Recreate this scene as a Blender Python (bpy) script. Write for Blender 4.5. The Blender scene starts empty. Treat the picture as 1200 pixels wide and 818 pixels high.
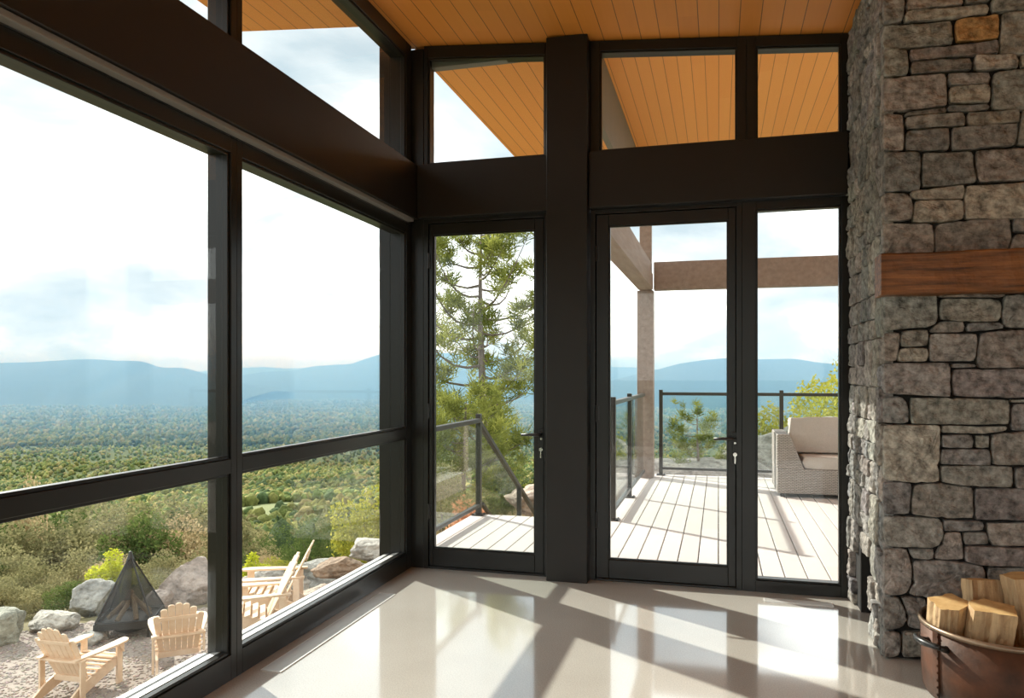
import bpy, math, random
import numpy as np
from mathutils import Vector, Matrix

scene = bpy.context.scene
R = math.radians
rng = np.random.default_rng(11)
random.seed(5)

# ------------------------------------------------------------------ camera, exposure, sun, sky
EYE = 1.43
cam_d = bpy.data.cameras.new('camera')
cam = bpy.data.objects.new('camera', cam_d)
scene.collection.objects.link(cam)
cam.location = (0, 0, EYE)
cam.rotation_euler = (R(90), 0, math.atan2(242, 894))
cam_d.sensor_width = 36.0
cam_d.lens = 894 / 1200 * 36.0
cam_d.shift_y = 30 / 1200
cam_d.clip_start = 0.05
cam_d.clip_end = 60000
scene.camera = cam

vs = scene.view_settings
vs.view_transform = 'Standard'
vs.look = 'None'
vs.gamma = 1.0
vs.exposure = 0.86
vs.use_curve_mapping = False
try:
    cy = scene.cycles
    cy.max_bounces = 12
    cy.diffuse_bounces = 6
    cy.glossy_bounces = 4
    cy.transparent_max_bounces = 24
    cy.transmission_bounces = 6
    cy.volume_bounces = 0
    cy.sample_clamp_indirect = 8.0
    cy.use_denoising = True
    cy.caustics_reflective = False
    cy.caustics_refractive = False
except Exception:
    pass

SUN_STRENGTH = 4.4
SKY_STRENGTH = 1.9
sun_d = bpy.data.lights.new('sun', 'SUN')
sun_d.energy = SUN_STRENGTH
sun_d.color = (1.0, 0.935, 0.845)
sun_d.angle = R(0.7)
sun = bpy.data.objects.new('sun', sun_d)
scene.collection.objects.link(sun)
sun.location = (-40, 40, 60)
sun.rotation_euler = Vector((1.218, -0.793, -0.872)).to_track_quat('-Z', 'Y').to_euler()

world = bpy.data.worlds.new('sky')
scene.world = world
world.use_nodes = True
wn = world.node_tree
wn.nodes.clear()
W = lambda t: wn.nodes.new(t)
w_out = W('ShaderNodeOutputWorld'); w_bg = W('ShaderNodeBackground'); w_tc = W('ShaderNodeTexCoord')
w_map = W('ShaderNodeMapping'); w_map.inputs['Scale'].default_value = (1.6, 1.6, 4.5)
w_map.inputs['Location'].default_value = (0.35, 0.1, 0.42)
w_n = W('ShaderNodeTexNoise'); w_n.inputs['Scale'].default_value = 1.7; w_n.inputs['Detail'].default_value = 6
w_n.inputs['Roughness'].default_value = 0.52; w_n.inputs['Distortion'].default_value = 0.35
w_r = W('ShaderNodeValToRGB')
e = w_r.color_ramp.elements
e[0].position = 0.33; e[0].color = (0.225, 0.265, 0.295, 1)
e[1].position = 0.54; e[1].color = (0.80, 0.80, 0.795, 1)
e2 = w_r.color_ramp.elements.new(0.445); e2.color = (0.335, 0.352, 0.365, 1)
wn.links.new(w_tc.outputs['Generated'], w_map.inputs['Vector'])
wn.links.new(w_map.outputs['Vector'], w_n.inputs['Vector'])
wn.links.new(w_n.outputs['Fac'], w_r.inputs['Fac'])
wn.links.new(w_r.outputs['Color'], w_bg.inputs['Color'])
w_bg.inputs['Strength'].default_value = SKY_STRENGTH
wn.links.new(w_bg.outputs[0], w_out.inputs['Surface'])

# ------------------------------------------------------------------ view geometry used to lay the place out (metres)
_th = math.atan2(242, 894)
FWD = np.array([-math.sin(_th), math.cos(_th), 0.0])
RGT = np.array([math.cos(_th), math.sin(_th), 0.0])
def bearing(k, d):
    """plan point at depth d in front of the room, k = sideways ratio"""
    p = FWD * d + RGT * (k * d)
    return float(p[0]), float(p[1])

# ------------------------------------------------------------------ materials
def new_mat(name):
    m = bpy.data.materials.new(name); m.use_nodes = True
    nt = m.node_tree
    b = nt.nodes.get('Principled BSDF')
    return m, nt, b

def simple(name, col, rough=0.5, metal=0.0, spec=0.5, noise=None, bump=None, coat=0.0):
    """noise = (scale, dark colour, stretch xyz); bump = (scale, strength)"""
    m, nt, b = new_mat(name)
    b.inputs['Base Color'].default_value = (*col, 1)
    b.inputs['Roughness'].default_value = rough
    b.inputs['Metallic'].default_value = metal
    b.inputs['Specular IOR Level'].default_value = spec
    b.inputs['Coat Weight'].default_value = coat
    tc = nt.nodes.new('ShaderNodeTexCoord')
    if noise:
        sc, dark, st = noise
        mp = nt.nodes.new('ShaderNodeMapping'); mp.inputs['Scale'].default_value = st
        n = nt.nodes.new('ShaderNodeTexNoise'); n.inputs['Scale'].default_value = sc; n.inputs['Detail'].default_value = 6
        n.inputs['Roughness'].default_value = 0.6
        r = nt.nodes.new('ShaderNodeValToRGB')
        r.color_ramp.elements[0].position = 0.32; r.color_ramp.elements[0].color = (*dark, 1)
        r.color_ramp.elements[1].position = 0.68; r.color_ramp.elements[1].color = (*col, 1)
        nt.links.new(tc.outputs['Object'], mp.inputs['Vector']); nt.links.new(mp.outputs[0], n.inputs['Vector'])
        nt.links.new(n.outputs['Fac'], r.inputs['Fac']); nt.links.new(r.outputs['Color'], b.inputs['Base Color'])
    if bump:
        n2 = nt.nodes.new('ShaderNodeTexNoise'); n2.inputs['Scale'].default_value = bump[0]; n2.inputs['Detail'].default_value = 5
        bp = nt.nodes.new('ShaderNodeBump'); bp.inputs['Strength'].default_value = bump[1]; bp.inputs['Distance'].default_value = 0.02
        nt.links.new(tc.outputs['Object'], n2.inputs['Vector']); nt.links.new(n2.outputs['Fac'], bp.inputs['Height'])
        nt.links.new(bp.outputs[0], b.inputs['Normal'])
    return m

def planks(name, c1, c2, groove, width, rough=0.5, grain=(18, 1.2, 18), groove_w=0.04):
    """boards running along Y, tone changing from board to board, a dark groove between them"""
    m, nt, b = new_mat(name)
    N = nt.nodes.new; L = nt.links.new
    tc = N('ShaderNodeTexCoord'); sp = N('ShaderNodeSeparateXYZ'); L(tc.outputs['Object'], sp.inputs[0])
    dv = N('ShaderNodeMath'); dv.operation = 'DIVIDE'; dv.inputs[1].default_value = width; L(sp.outputs['X'], dv.inputs[0])
    fl = N('ShaderNodeMath'); fl.operation = 'FLOOR'; L(dv.outputs[0], fl.inputs[0])
    fr = N('ShaderNodeMath'); fr.operation = 'FRACT'; L(dv.outputs[0], fr.inputs[0])
    # random butt joints along each board
    wh = N('ShaderNodeTexWhiteNoise'); wh.noise_dimensions = '1D'; L(fl.outputs[0], wh.inputs['W'])
    of = N('ShaderNodeMath'); of.operation = 'MULTIPLY_ADD'; of.inputs[1].default_value = 3.1; L(wh.outputs['Value'], of.inputs[0]); L(sp.outputs['Y'], of.inputs[2])
    d2 = N('ShaderNodeMath'); d2.operation = 'DIVIDE'; d2.inputs[1].default_value = 2.6; L(of.outputs[0], d2.inputs[0])
    f2 = N('ShaderNodeMath'); f2.operation = 'FLOOR'; L(d2.outputs[0], f2.inputs[0])
    cb = N('ShaderNodeCombineXYZ'); L(fl.outputs[0], cb.inputs[0]); L(f2.outputs[0], cb.inputs[1])
    w2 = N('ShaderNodeTexWhiteNoise'); w2.noise_dimensions = '3D'; L(cb.outputs[0], w2.inputs['Vector'])
    mp = N('ShaderNodeMapping'); mp.inputs['Scale'].default_value = grain; L(tc.outputs['Object'], mp.inputs['Vector'])
    ad = N('ShaderNodeVectorMath'); ad.operation = 'ADD'; L(mp.outputs[0], ad.inputs[0]); L(w2.outputs['Color'], ad.inputs[1])
    n = N('ShaderNodeTexNoise'); n.inputs['Scale'].default_value = 2.0; n.inputs['Detail'].default_value = 5; L(ad.outputs[0], n.inputs['Vector'])
    mx = N('ShaderNodeMath'); mx.operation = 'MULTIPLY_ADD'; mx.inputs[1].default_value = 0.55; L(w2.outputs['Value'], mx.inputs[0])
    hn = N('ShaderNodeMath'); hn.operation = 'MULTIPLY'; hn.inputs[1].default_value = 0.45; L(n.outputs['Fac'], hn.inputs[0]); L(hn.outputs[0], mx.inputs[2])
    cm = N('ShaderNodeMix'); cm.data_type = 'RGBA'; cm.inputs[6].default_value = (*c1, 1); cm.inputs[7].default_value = (*c2, 1); L(mx.outputs[0], cm.inputs[0])
    lt = N('ShaderNodeMath'); lt.operation = 'LESS_THAN'; lt.inputs[1].default_value = groove_w; L(fr.outputs[0], lt.inputs[0])
    gm = N('ShaderNodeMix'); gm.data_type = 'RGBA'; L(lt.outputs[0], gm.inputs[0]); L(cm.outputs[2], gm.inputs[6]); gm.inputs[7].default_value = (*groove, 1)
    L(gm.outputs[2], b.inputs['Base Color']); b.inputs['Roughness'].default_value = rough
    return m

def leafy(name, c1, c2, trans=0.45, scale=1.3):
    """backlit foliage: part of the light passes through the leaf; colour from the per-leaf tint"""
    m, nt, b = new_mat(name)
    N = nt.nodes.new; L = nt.links.new
    nt.nodes.remove(b); out = nt.nodes.get('Material Output')
    at = N('ShaderNodeAttribute'); at.attribute_name = 'tint'
    oi = N('ShaderNodeObjectInfo')
    ad = N('ShaderNodeMath'); ad.operation = 'MULTIPLY_ADD'; ad.inputs[1].default_value = 0.25; L(oi.outputs['Random'], ad.inputs[0]); L(at.outputs['Fac'], ad.inputs[2])
    cm = N('ShaderNodeMix'); cm.data_type = 'RGBA'; cm.inputs[6].default_value = (*c1, 1); cm.inputs[7].default_value = (*c2, 1); L(ad.outputs[0], cm.inputs[0])
    d = N('ShaderNodeBsdfDiffuse'); t = N('ShaderNodeBsdfTranslucent'); mx = N('ShaderNodeMixShader'); mx.inputs[0].default_value = trans
    L(cm.outputs[2], d.inputs[0]); L(cm.outputs[2], t.inputs[0]); L(d.outputs[0], mx.inputs[1]); L(t.outputs[0], mx.inputs[2])
    L(mx.outputs[0], out.inputs['Surface'])
    return m

def tinted(name, rough=0.9, nscale=6.0, amount=0.55, bump=0.4, dist=0.01, fine=40.0, spec=0.3):
    """colour from the 'tint' attribute, mottled by noise"""
    m, nt, b = new_mat(name)
    N = nt.nodes.new; L = nt.links.new
    at = N('ShaderNodeAttribute'); at.attribute_name = 'tint'
    tc = N('ShaderNodeTexCoord')
    n = N('ShaderNodeTexNoise'); n.inputs['Scale'].default_value = nscale; n.inputs['Detail'].default_value = 8; n.inputs['Roughness'].default_value = 0.65
    L(tc.outputs['Object'], n.inputs['Vector'])
    mr = N('ShaderNodeMapRange'); mr.inputs[1].default_value = 0.3; mr.inputs[2].default_value = 0.7
    mr.inputs[3].default_value = 1 - amount; mr.inputs[4].default_value = 1 + amount; L(n.outputs['Fac'], mr.inputs[0])
    ml = N('ShaderNodeVectorMath'); ml.operation = 'SCALE'; L(at.outputs['Color'], ml.inputs[0]); L(mr.outputs[0], ml.inputs['Scale'])
    L(ml.outputs[0], b.inputs['Base Color']); b.inputs['Roughness'].default_value = rough; b.inputs['Specular IOR Level'].default_value = spec
    n2 = N('ShaderNodeTexNoise'); n2.inputs['Scale'].default_value = fine; n2.inputs['Detail'].default_value = 6; L(tc.outputs['Object'], n2.inputs['Vector'])
    bp = N('ShaderNodeBump'); bp.inputs['Strength'].default_value = bump; bp.inputs['Distance'].default_value = dist
    L(n2.outputs['Fac'], bp.inputs['Height']); L(bp.outputs[0], b.inputs['Normal'])
    return m

def pane_glass(name, tint=(0.95, 0.975, 0.965), refl=1.0):
    m, nt, b = new_mat(name)
    N = nt.nodes.new; L = nt.links.new
    nt.nodes.remove(b); out = nt.nodes.get('Material Output')
    fr = N('ShaderNodeFresnel')                  # a pane has two parallel faces: same reflectance from either side
    ge = N('ShaderNodeNewGeometry'); mi = N('ShaderNodeMapRange'); mi.inputs[3].default_value = 1.45; mi.inputs[4].default_value = 1 / 1.45
    L(ge.outputs['Backfacing'], mi.inputs[0]); L(mi.outputs[0], fr.inputs['IOR'])
    sc = N('ShaderNodeMath'); sc.operation = 'MULTIPLY'; sc.inputs[1].default_value = refl; L(fr.outputs[0], sc.inputs[0])
    t = N('ShaderNodeBsdfTransparent'); t.inputs[0].default_value = (*tint, 1)
    g = N('ShaderNodeBsdfGlossy'); g.inputs['Roughness'].default_value = 0.0
    mx = N('ShaderNodeMixShader'); L(sc.outputs[0], mx.inputs[0]); L(t.outputs[0], mx.inputs[1]); L(g.outputs[0], mx.inputs[2])
    L(mx.outputs[0], out.inputs['Surface'])
    return m

M = {}
M['bronze'] = simple('dark_bronze_aluminium', (0.014, 0.0128, 0.0105), 0.30, 0.0, 0.34, noise=(3, (0.011, 0.010, 0.008), (1, 1, 1)))
M['steel'] = simple('dark_brown_steel', (0.015, 0.0118, 0.009), 0.42, 0.0, 0.32, noise=(2.5, (0.0115, 0.009, 0.007), (1, 1, 1)))
M['ledge'] = simple('ledge_painted_bounce_light', (0.22, 0.205, 0.18), 0.45, noise=(3, (0.19, 0.175, 0.155), (1, 1, 1)))  # paler than the beam steel, to paint in light bounced off the floor
M['black'] = simple('black_metal', (0.012, 0.011, 0.010), 0.35, 0.0, 0.5)
M['chrome'] = simple('satin_chrome', (0.6, 0.58, 0.54), 0.2, 1.0)
M['railmetal'] = simple('rail_bronze', (0.035, 0.030, 0.026), 0.35, 0.0, 0.5)
M['glass'] = pane_glass('window_glass', refl=0.6)
M['railglass'] = pane_glass('rail_glass', (0.93, 0.965, 0.95), 1.0)
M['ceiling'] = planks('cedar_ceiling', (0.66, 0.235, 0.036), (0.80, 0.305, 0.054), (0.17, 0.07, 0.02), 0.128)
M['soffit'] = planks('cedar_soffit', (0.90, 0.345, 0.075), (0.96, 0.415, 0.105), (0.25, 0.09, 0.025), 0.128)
M['deck'] = planks('weathered_deck_board', (0.57, 0.525, 0.50), (0.67, 0.625, 0.60), (0.5, 0.45, 0.4), 0.152, 0.75, (14, 0.9, 14), 0.0)
M['fascia'] = simple('grey_fascia', (0.20, 0.19, 0.16), 0.6, noise=(2, (0.17, 0.16, 0.135), (1, 1, 1)))
M['timber'] = simple('stained_timber', (0.36, 0.285, 0.24), 0.7, noise=(3, (0.27, 0.205, 0.17), (6, 0.6, 6)), bump=(14, 0.2))
M['drywall'] = simple('off_white_plaster', (0.78, 0.76, 0.72), 0.8, noise=(1.5, (0.75, 0.73, 0.69), (1, 1, 1)))
M['stone'] = tinted('split_face_stone', 0.85, 22.0, 0.75, 0.9, 0.012, 55.0)
M['mortar'] = simple('dark_joint', (0.02, 0.018, 0.016), 0.95, noise=(20, (0.012, 0.011, 0.01), (1, 1, 1)))
M['mantel'] = simple('oiled_reclaimed_oak', (0.30, 0.115, 0.032), 0.5, noise=(3.2, (0.055, 0.020, 0.007), (1.0, 8, 16)), bump=(22, 0.35))
M['copper'] = simple('aged_copper', (0.125, 0.046, 0.020), 0.55, 0.15, 0.3, noise=(5, (0.026, 0.015, 0.009), (1, 1, 1)), bump=(26, 0.12))
M['rim'] = simple('worn_rim_metal', (0.30, 0.22, 0.15), 0.38, 0.7, noise=(14, (0.18, 0.12, 0.08), (1, 1, 1)))
M['logwood'] = simple('split_log_wood', (0.66, 0.47, 0.26), 0.8, noise=(9, (0.36, 0.22, 0.11), (5, 5, 0.5)), bump=(40, 0.4))
M['logend'] = simple('sawn_log_end', (0.72, 0.50, 0.22), 0.8, noise=(6, (0.52, 0.29, 0.10), (3, 3, 3)))
M['bark'] = simple('log_bark', (0.20, 0.14, 0.095), 0.95, noise=(10, (0.09, 0.06, 0.04), (4, 4, 0.7)), bump=(30, 0.7))
M['trunk'] = simple('pine_bark', (0.24, 0.19, 0.16), 0.95, noise=(8, (0.13, 0.10, 0.085), (2, 2, 0.5)), bump=(20, 0.6))
M['chairwood'] = simple('pale_cedar_chair', (0.80, 0.63, 0.46), 0.6, noise=(5, (0.72, 0.53, 0.36), (2, 2, 2)))
M['rock'] = tinted('granite_rock', 0.9, 5.0, 0.5, 1.0, 0.06, 14.0)
M['gravel'] = tinted('gravel_pebbles', 0.9, 3.0, 0.2, 0.2, 0.01, 60.0)
M['canopy'] = tinted('forest_canopy', 0.95, 0.25, 0.5, 0.8, 1.2, 0.9, 0.1)
M['mesh'] = None
M['wicker'] = None
M['cushion'] = simple('linen_cushion', (0.56, 0.50, 0.45), 0.9, noise=(60, (0.50, 0.44, 0.39), (1, 1, 1)), bump=(120, 0.15))
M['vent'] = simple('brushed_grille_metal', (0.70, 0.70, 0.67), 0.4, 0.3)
M['needle'] = leafy('pine_needles', (0.065, 0.095, 0.022), (0.40, 0.41, 0.10), 0.42)
M['olive'] = leafy('olive_leaves', (0.13, 0.135, 0.055), (0.42, 0.37, 0.19), 0.42)
M['lime'] = leafy('lime_leaves', (0.30, 0.36, 0.02), (0.62, 0.62, 0.06), 0.5)
M['dgreen'] = leafy('dark_green_leaves', (0.045, 0.08, 0.025), (0.17, 0.21, 0.06), 0.4)
M['tan'] = leafy('dry_tan_leaves', (0.30, 0.22, 0.11), (0.58, 0.46, 0.27), 0.4)
M['rust'] = leafy('rust_leaves', (0.50, 0.23, 0.12), (0.72, 0.42, 0.26), 0.4)
M['ygreen'] = leafy('yellow_green_leaves', (0.24, 0.27, 0.035), (0.52, 0.47, 0.09), 0.45)

def _floor_mat():
    m, nt, b = new_mat('polished_concrete')
    N = nt.nodes.new; L = nt.links.new
    tc = N('ShaderNodeTexCoord')
    n = N('ShaderNodeTexNoise'); n.inputs['Scale'].default_value = 1.3; n.inputs['Detail'].default_value = 7; n.inputs['Roughness'].default_value = 0.6
    r = N('ShaderNodeValToRGB')
    r.color_ramp.elements[0].position = 0.3; r.color_ramp.elements[0].color = (0.59, 0.557, 0.495, 1)
    r.color_ramp.elements[1].position = 0.7; r.color_ramp.elements[1].color = (0.67, 0.637, 0.575, 1)
    v = N('ShaderNodeTexNoise'); v.inputs['Scale'].default_value = 160; v.inputs['Detail'].default_value = 2
    vr = N('ShaderNodeMapRange'); vr.inputs[1].default_value = 0.3; vr.inputs[2].default_value = 0.7; vr.inputs[3].default_value = 0.86; vr.inputs[4].default_value = 1.12
    ml = N('ShaderNodeVectorMath'); ml.operation = 'SCALE'
    L(tc.outputs['Object'], n.inputs['Vector']); L(tc.outputs['Object'], v.inputs['Vector']); L(n.outputs['Fac'], r.inputs['Fac'])
    L(v.outputs['Fac'], vr.inputs[0]); L(r.outputs['Color'], ml.inputs[0]); L(vr.outputs[0], ml.inputs['Scale']); L(ml.outputs[0], b.inputs['Base Color'])
    b.inputs['Roughness'].default_value = 0.13
    b.inputs['Specular IOR Level'].default_value = 0.6
    b.inputs['Coat Weight'].default_value = 1.0; b.inputs['Coat Roughness'].default_value = 0.06; b.inputs['Coat IOR'].default_value = 2.1
    return m
M['floor'] = _floor_mat()

def _mesh_mat():
    m, nt, b = new_mat('black_wire_mesh')
    N = nt.nodes.new; L = nt.links.new
    out = nt.nodes.get('Material Output')
    b.inputs['Base Color'].default_value = (0.02, 0.018, 0.016, 1); b.inputs['Roughness'].default_value = 0.6
    t = N('ShaderNodeBsdfTransparent'); mx = N('ShaderNodeMixShader'); mx.inputs[0].default_value = 0.40
    L(t.outputs[0], mx.inputs[1]); L(b.outputs[0], mx.inputs[2]); L(mx.outputs[0], out.inputs['Surface'])
    return m
M['mesh'] = _mesh_mat()

def _wicker():
    m, nt, b = new_mat('woven_resin_wicker')
    N = nt.nodes.new; L = nt.links.new
    tc = N('ShaderNodeTexCoord'); mp = N('ShaderNodeMapping'); mp.inputs['Rotation'].default_value = (R(90), 0, 0)
    sp = N('ShaderNodeSeparateXYZ'); L(tc.outputs['Object'], sp.inputs[0])
    ad = N('ShaderNodeMath'); ad.operation = 'ADD'; L(sp.outputs['X'], ad.inputs[0]); L(sp.outputs['Y'], ad.inputs[1])
    cb = N('ShaderNodeCombineXYZ'); L(ad.outputs[0], cb.inputs[0]); L(sp.outputs['Z'], cb.inputs[1])
    br = N('ShaderNodeTexBrick'); br.inputs['Scale'].default_value = 1.0
    br.inputs['Brick Width'].default_value = 0.042; br.inputs['Row Height'].default_value = 0.015; br.inputs['Mortar Size'].default_value = 0.0028
    br.inputs['Color1'].default_value = (0.46, 0.41, 0.37, 1); br.inputs['Color2'].default_value = (0.38, 0.335, 0.30, 1); br.inputs['Mortar'].default_value = (0.14, 0.12, 0.105, 1)
    L(cb.outputs[0], br.inputs['Vector']); L(br.outputs['Color'], b.inputs['Base Color']); b.inputs['Roughness'].default_value = 0.6
    bp = N('ShaderNodeBump'); bp.inputs['Strength'].default_value = 0.5; bp.inputs['Distance'].default_value = 0.005; bp.invert = True
    L(br.outputs['Fac'], bp.inputs['Height']); L(bp.outputs[0], b.inputs['Normal'])
    return m
M['wicker'] = _wicker()

# ------------------------------------------------------------------ mesh building helpers
def world_off(o):
    v = Vector((0, 0, 0))
    while o is not None:
        v = v + o.location; o = o.parent
    return v

class MB:
    """collects shapes, then links them as ONE mesh object"""
    def __init__(self):
        self.v, self.f, self.t = [], [], []
        self.tint = (0.5, 0.5, 0.5)
    def add(self, vs_, fs_):
        o = len(self.v)
        self.v += [tuple(p) for p in vs_]; self.f += [tuple(i + o for i in q) for q in fs_]
        self.t += [self.tint] * len(vs_)
        return self
    def box(self, x0, x1, y0, y1, z0, z1):
        return self.add([(x0, y0, z0), (x1, y0, z0), (x1, y1, z0), (x0, y1, z0), (x0, y0, z1), (x1, y0, z1), (x1, y1, z1), (x0, y1, z1)],
                        [(0, 3, 2, 1), (4, 5, 6, 7), (0, 1, 5, 4), (1, 2, 6, 5), (2, 3, 7, 6), (3, 0, 4, 7)])
    def obox(self, a, b, w, t, up=(0, 0, 1)):
        """bar from a to b, width w along the sideways axis, thickness t along the other"""
        a, b = Vector(a), Vector(b); d = (b - a).normalized(); up = Vector(up)
        s = d.cross(up)
        if s.length < 1e-4: s = d.cross(Vector((1, 0, 0)))
        s.normalize(); n = s.cross(d).normalized()
        pts = []
        for p in (a, b):
            for i, j in ((-1, -1), (1, -1), (1, 1), (-1, 1)):
                pts.append(p + s * (w / 2 * i) + n * (t / 2 * j))
        return self.add(pts, [(0, 3, 2, 1), (4, 5, 6, 7), (0, 1, 5, 4), (1, 2, 6, 5), (2, 3, 7, 6), (3, 0, 4, 7)])
    def tube(self, pts, rad, n=8, cap=True):
        pts = [Vector(p) for p in pts]
        if not hasattr(rad, '__len__'): rad = [rad] * len(pts)
        vs_, fs_ = [], []
        s = None
        for i, p in enumerate(pts):
            d = (pts[min(i + 1, len(pts) - 1)] - pts[max(i - 1, 0)]).normalized()
            if s is None:
                s = d.cross(Vector((0, 0, 1)))
                if s.length < 1e-3: s = d.cross(Vector((1, 0, 0)))
            s = (s - d * s.dot(d)).normalized(); q = d.cross(s)
            for k in range(n):
                a = 2 * math.pi * k / n
                vs_.append(p + (s * math.cos(a) + q * math.sin(a)) * rad[i])
        for i in range(len(pts) - 1):
            for k in range(n):
                fs_.append((i * n + k, i * n + (k + 1) % n, (i + 1) * n + (k + 1) % n, (i + 1) * n + k))
        if cap:
            fs_.append(tuple(range(n - 1, -1, -1))); fs_.append(tuple((len(pts) - 1) * n + k for k in range(n)))
        return self.add(vs_, fs_)
    def lathe(self, prof, n=48, c=(0, 0)):
        vs_, fs_ = [], []
        for r, z in prof:
            for k in range(n):
                a = 2 * math.pi * k / n
                vs_.append((c[0] + r * math.cos(a), c[1] + r * math.sin(a), z))
        for i in range(len(prof) - 1):
            for k in range(n):
                fs_.append((i * n + k, i * n + (k + 1) % n, (i + 1) * n + (k + 1) % n, (i + 1) * n + k))
        return self.add(vs_, fs_)
    def prism(self, poly, fn, d0, d1):
        """2D outline given thickness: fn(a, b, d) -> 3D"""
        n = len(poly)
        vs_ = [fn(a, b, d0) for a, b in poly] + [fn(a, b, d1) for a, b in poly]
        fs_ = [tuple(range(n - 1, -1, -1)), tuple(range(n, 2 * n))]
        for k in range(n): fs_.append((k, (k + 1) % n, n + (k + 1) % n, n + k))
        return self.add(vs_, fs_)
    def build(self, name, mat, parent=None, smooth=False, bevel=0.0, world=True, seg=2):
        off = world_off(parent) if (parent is not None and world) else Vector((0, 0, 0))
        me = bpy.data.meshes.new(name)
        me.from_pydata([(p[0] - off.x, p[1] - off.y, p[2] - off.z) for p in self.v], [], self.f)
        import bmesh
        bm = bmesh.new(); bm.from_mesh(me); bmesh.ops.recalc_face_normals(bm, faces=bm.faces); bm.to_mesh(me); bm.free()
        if any(t != (0.5, 0.5, 0.5) for t in self.t):
            a = me.color_attributes.new('tint', 'FLOAT_COLOR', 'POINT')
            a.data.foreach_set('color', np.array([(*t, 1.0) for t in self.t], dtype=np.float32).ravel())
        o = bpy.data.objects.new(name, me)
        scene.collection.objects.link(o)
        me.materials.append(mat)
        if smooth: me.polygons.foreach_set('use_smooth', [True] * len(me.polygons))
        if bevel:
            md = o.modifiers.new('bevel', 'BEVEL'); md.width = bevel; md.segments = seg; md.limit_method = 'ANGLE'; md.angle_limit = R(40)
        if parent is not None: o.parent = parent
        return o

def np_mesh(name, verts, faces, mat, parent=None, tint=None, smooth=False):
    """large mesh from arrays, all faces with the same number of corners"""
    me = bpy.data.meshes.new(name)
    verts = np.asarray(verts, np.float32); faces = np.asarray(faces, np.int32)
    k = faces.shape[1]
    me.vertices.add(len(verts)); me.vertices.foreach_set('co', verts.ravel())
    me.loops.add(faces.size); me.loops.foreach_set('vertex_index', faces.ravel())
    me.polygons.add(len(faces)); me.polygons.foreach_set('loop_start', np.arange(0, faces.size, k, dtype=np.int32))
    me.polygons.foreach_set('loop_total', np.full(len(faces), k, np.int32))
    if smooth: me.polygons.foreach_set('use_smooth', np.ones(len(faces), bool))
    me.update(calc_edges=True); me.validate()
    if tint is not None:
        a = me.color_attributes.new('tint', 'FLOAT_COLOR', 'POINT')
        c = np.ones((len(verts), 4), np.float32); c[:, :3] = tint
        a.data.foreach_set('color', c.ravel())
    o = bpy.data.objects.new(name, me); scene.collection.objects.link(o); me.materials.append(mat)
    if parent is not None: o.parent = parent
    return o

def tag(o, label=None, cat=None, group=None, kind=None):
    if label: o['label'] = label
    if cat: o['category'] = cat
    if group: o['group'] = group
    if kind: o['kind'] = kind
    return o

def empty(name, loc=(0, 0, 0), rz=0.0):
    o = bpy.data.objects.new(name, None); scene.collection.objects.link(o)
    o.location = loc; o.rotation_euler = (0, 0, rz); o.empty_display_size = 0.2
    return o

def copy_tree(o, parent=None):
    c = o.copy(); scene.collection.objects.link(c)
    if parent is not None: c.parent = parent
    for ch in list(o.children): copy_tree(ch, c)
    return c

def ico(sub):
    import bmesh
    bm = bmesh.new(); bmesh.ops.create_icosphere(bm, subdivisions=sub, radius=1.0)
    v = np.array([p.co[:] for p in bm.verts], np.float32); f = np.array([[q.index for q in fc.verts] for fc in bm.faces], np.int32)
    bm.free(); return v, f

def vnoise(p, seed=0, freq=1.0, octv=3):
    """cheap smooth pseudo-noise in -1..1 for arrays of points"""
    r = np.random.default_rng(seed); out = np.zeros(len(p)); amp = 1.0; tot = 0
    for o_ in range(octv):
        k = r.normal(size=(6, 3)) * freq * (2 ** o_); ph = r.uniform(0, 6.28, 6)
        out += amp * np.sin(p @ k.T + ph).sum(1) / 3.0; tot += amp; amp *= 0.5
    return out / tot

# ------------------------------------------------------------------ the ground (terrain height used by everything outside)
def sstep(a, b, x):
    t = np.clip((x - a) / (b - a), 0, 1); return t * t * (3 - 2 * t)
RFALL = [0, 14.0, 18, 24, 32, 60, 100, 200, 300, 600, 1000, 1500, 2500, 4000, 40000]
ZFALL = [0, 0, -0.9, -2.6, -5.2, -14, -25, -46, -62, -100, -150, -205, -293, -300, -300]
def th(x, y):
    x = np.asarray(x, float); y = np.asarray(y, float)
    r = np.hypot(x, y)
    z = -2.45 + 0.70 * sstep(-6.35, -5.65, x) + 0.30 * sstep(-3.8, -2.6, x)
    z = z + np.interp(np.log(r + 1), np.log(np.array(RFALL) + 1), ZFALL)
    z = z + 1.75 * np.exp(-(((x - 3.0) / 3.6) ** 2 + ((y - 16.5) / 3.0) ** 2))
    z = z + 0.55 * np.exp(-(((x + 2.6) / 1.6) ** 2 + ((y - 13.5) / 1.8) ** 2))
    far = sstep(30, 300, r)
    z = z + far * 7.0 * np.sin(x / 130.0 + 1.0) * np.sin(y / 170.0 + 0.4) + far * 3.0 * np.sin(x / 47.0 + y / 61.0)
    return z
def gz(x, y): return float(th(x, y))

# open grass fields among the woods: (x, y, half width, half depth, turn)
FIELDS = []
for k, d, a, b_ in ((-0.325, 570, 46, 60), (0.02, 1330, 70, 90), (-0.185, 640, 60, 36)):
    px, py = bearing(k, d); FIELDS.append((px, py, a, b_))
def in_field(x, y, grow=1.0):
    m = np.zeros(np.shape(x), bool)
    for (px, py, a, b_) in FIELDS:
        dx, dy = x - px, y - py
        s = dx * RGT[0] + dy * RGT[1]; t = dx * FWD[0] + dy * FWD[1]
        m |= (s / (a * grow)) ** 2 + (t / (b_ * grow)) ** 2 < 1
    return m

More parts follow.
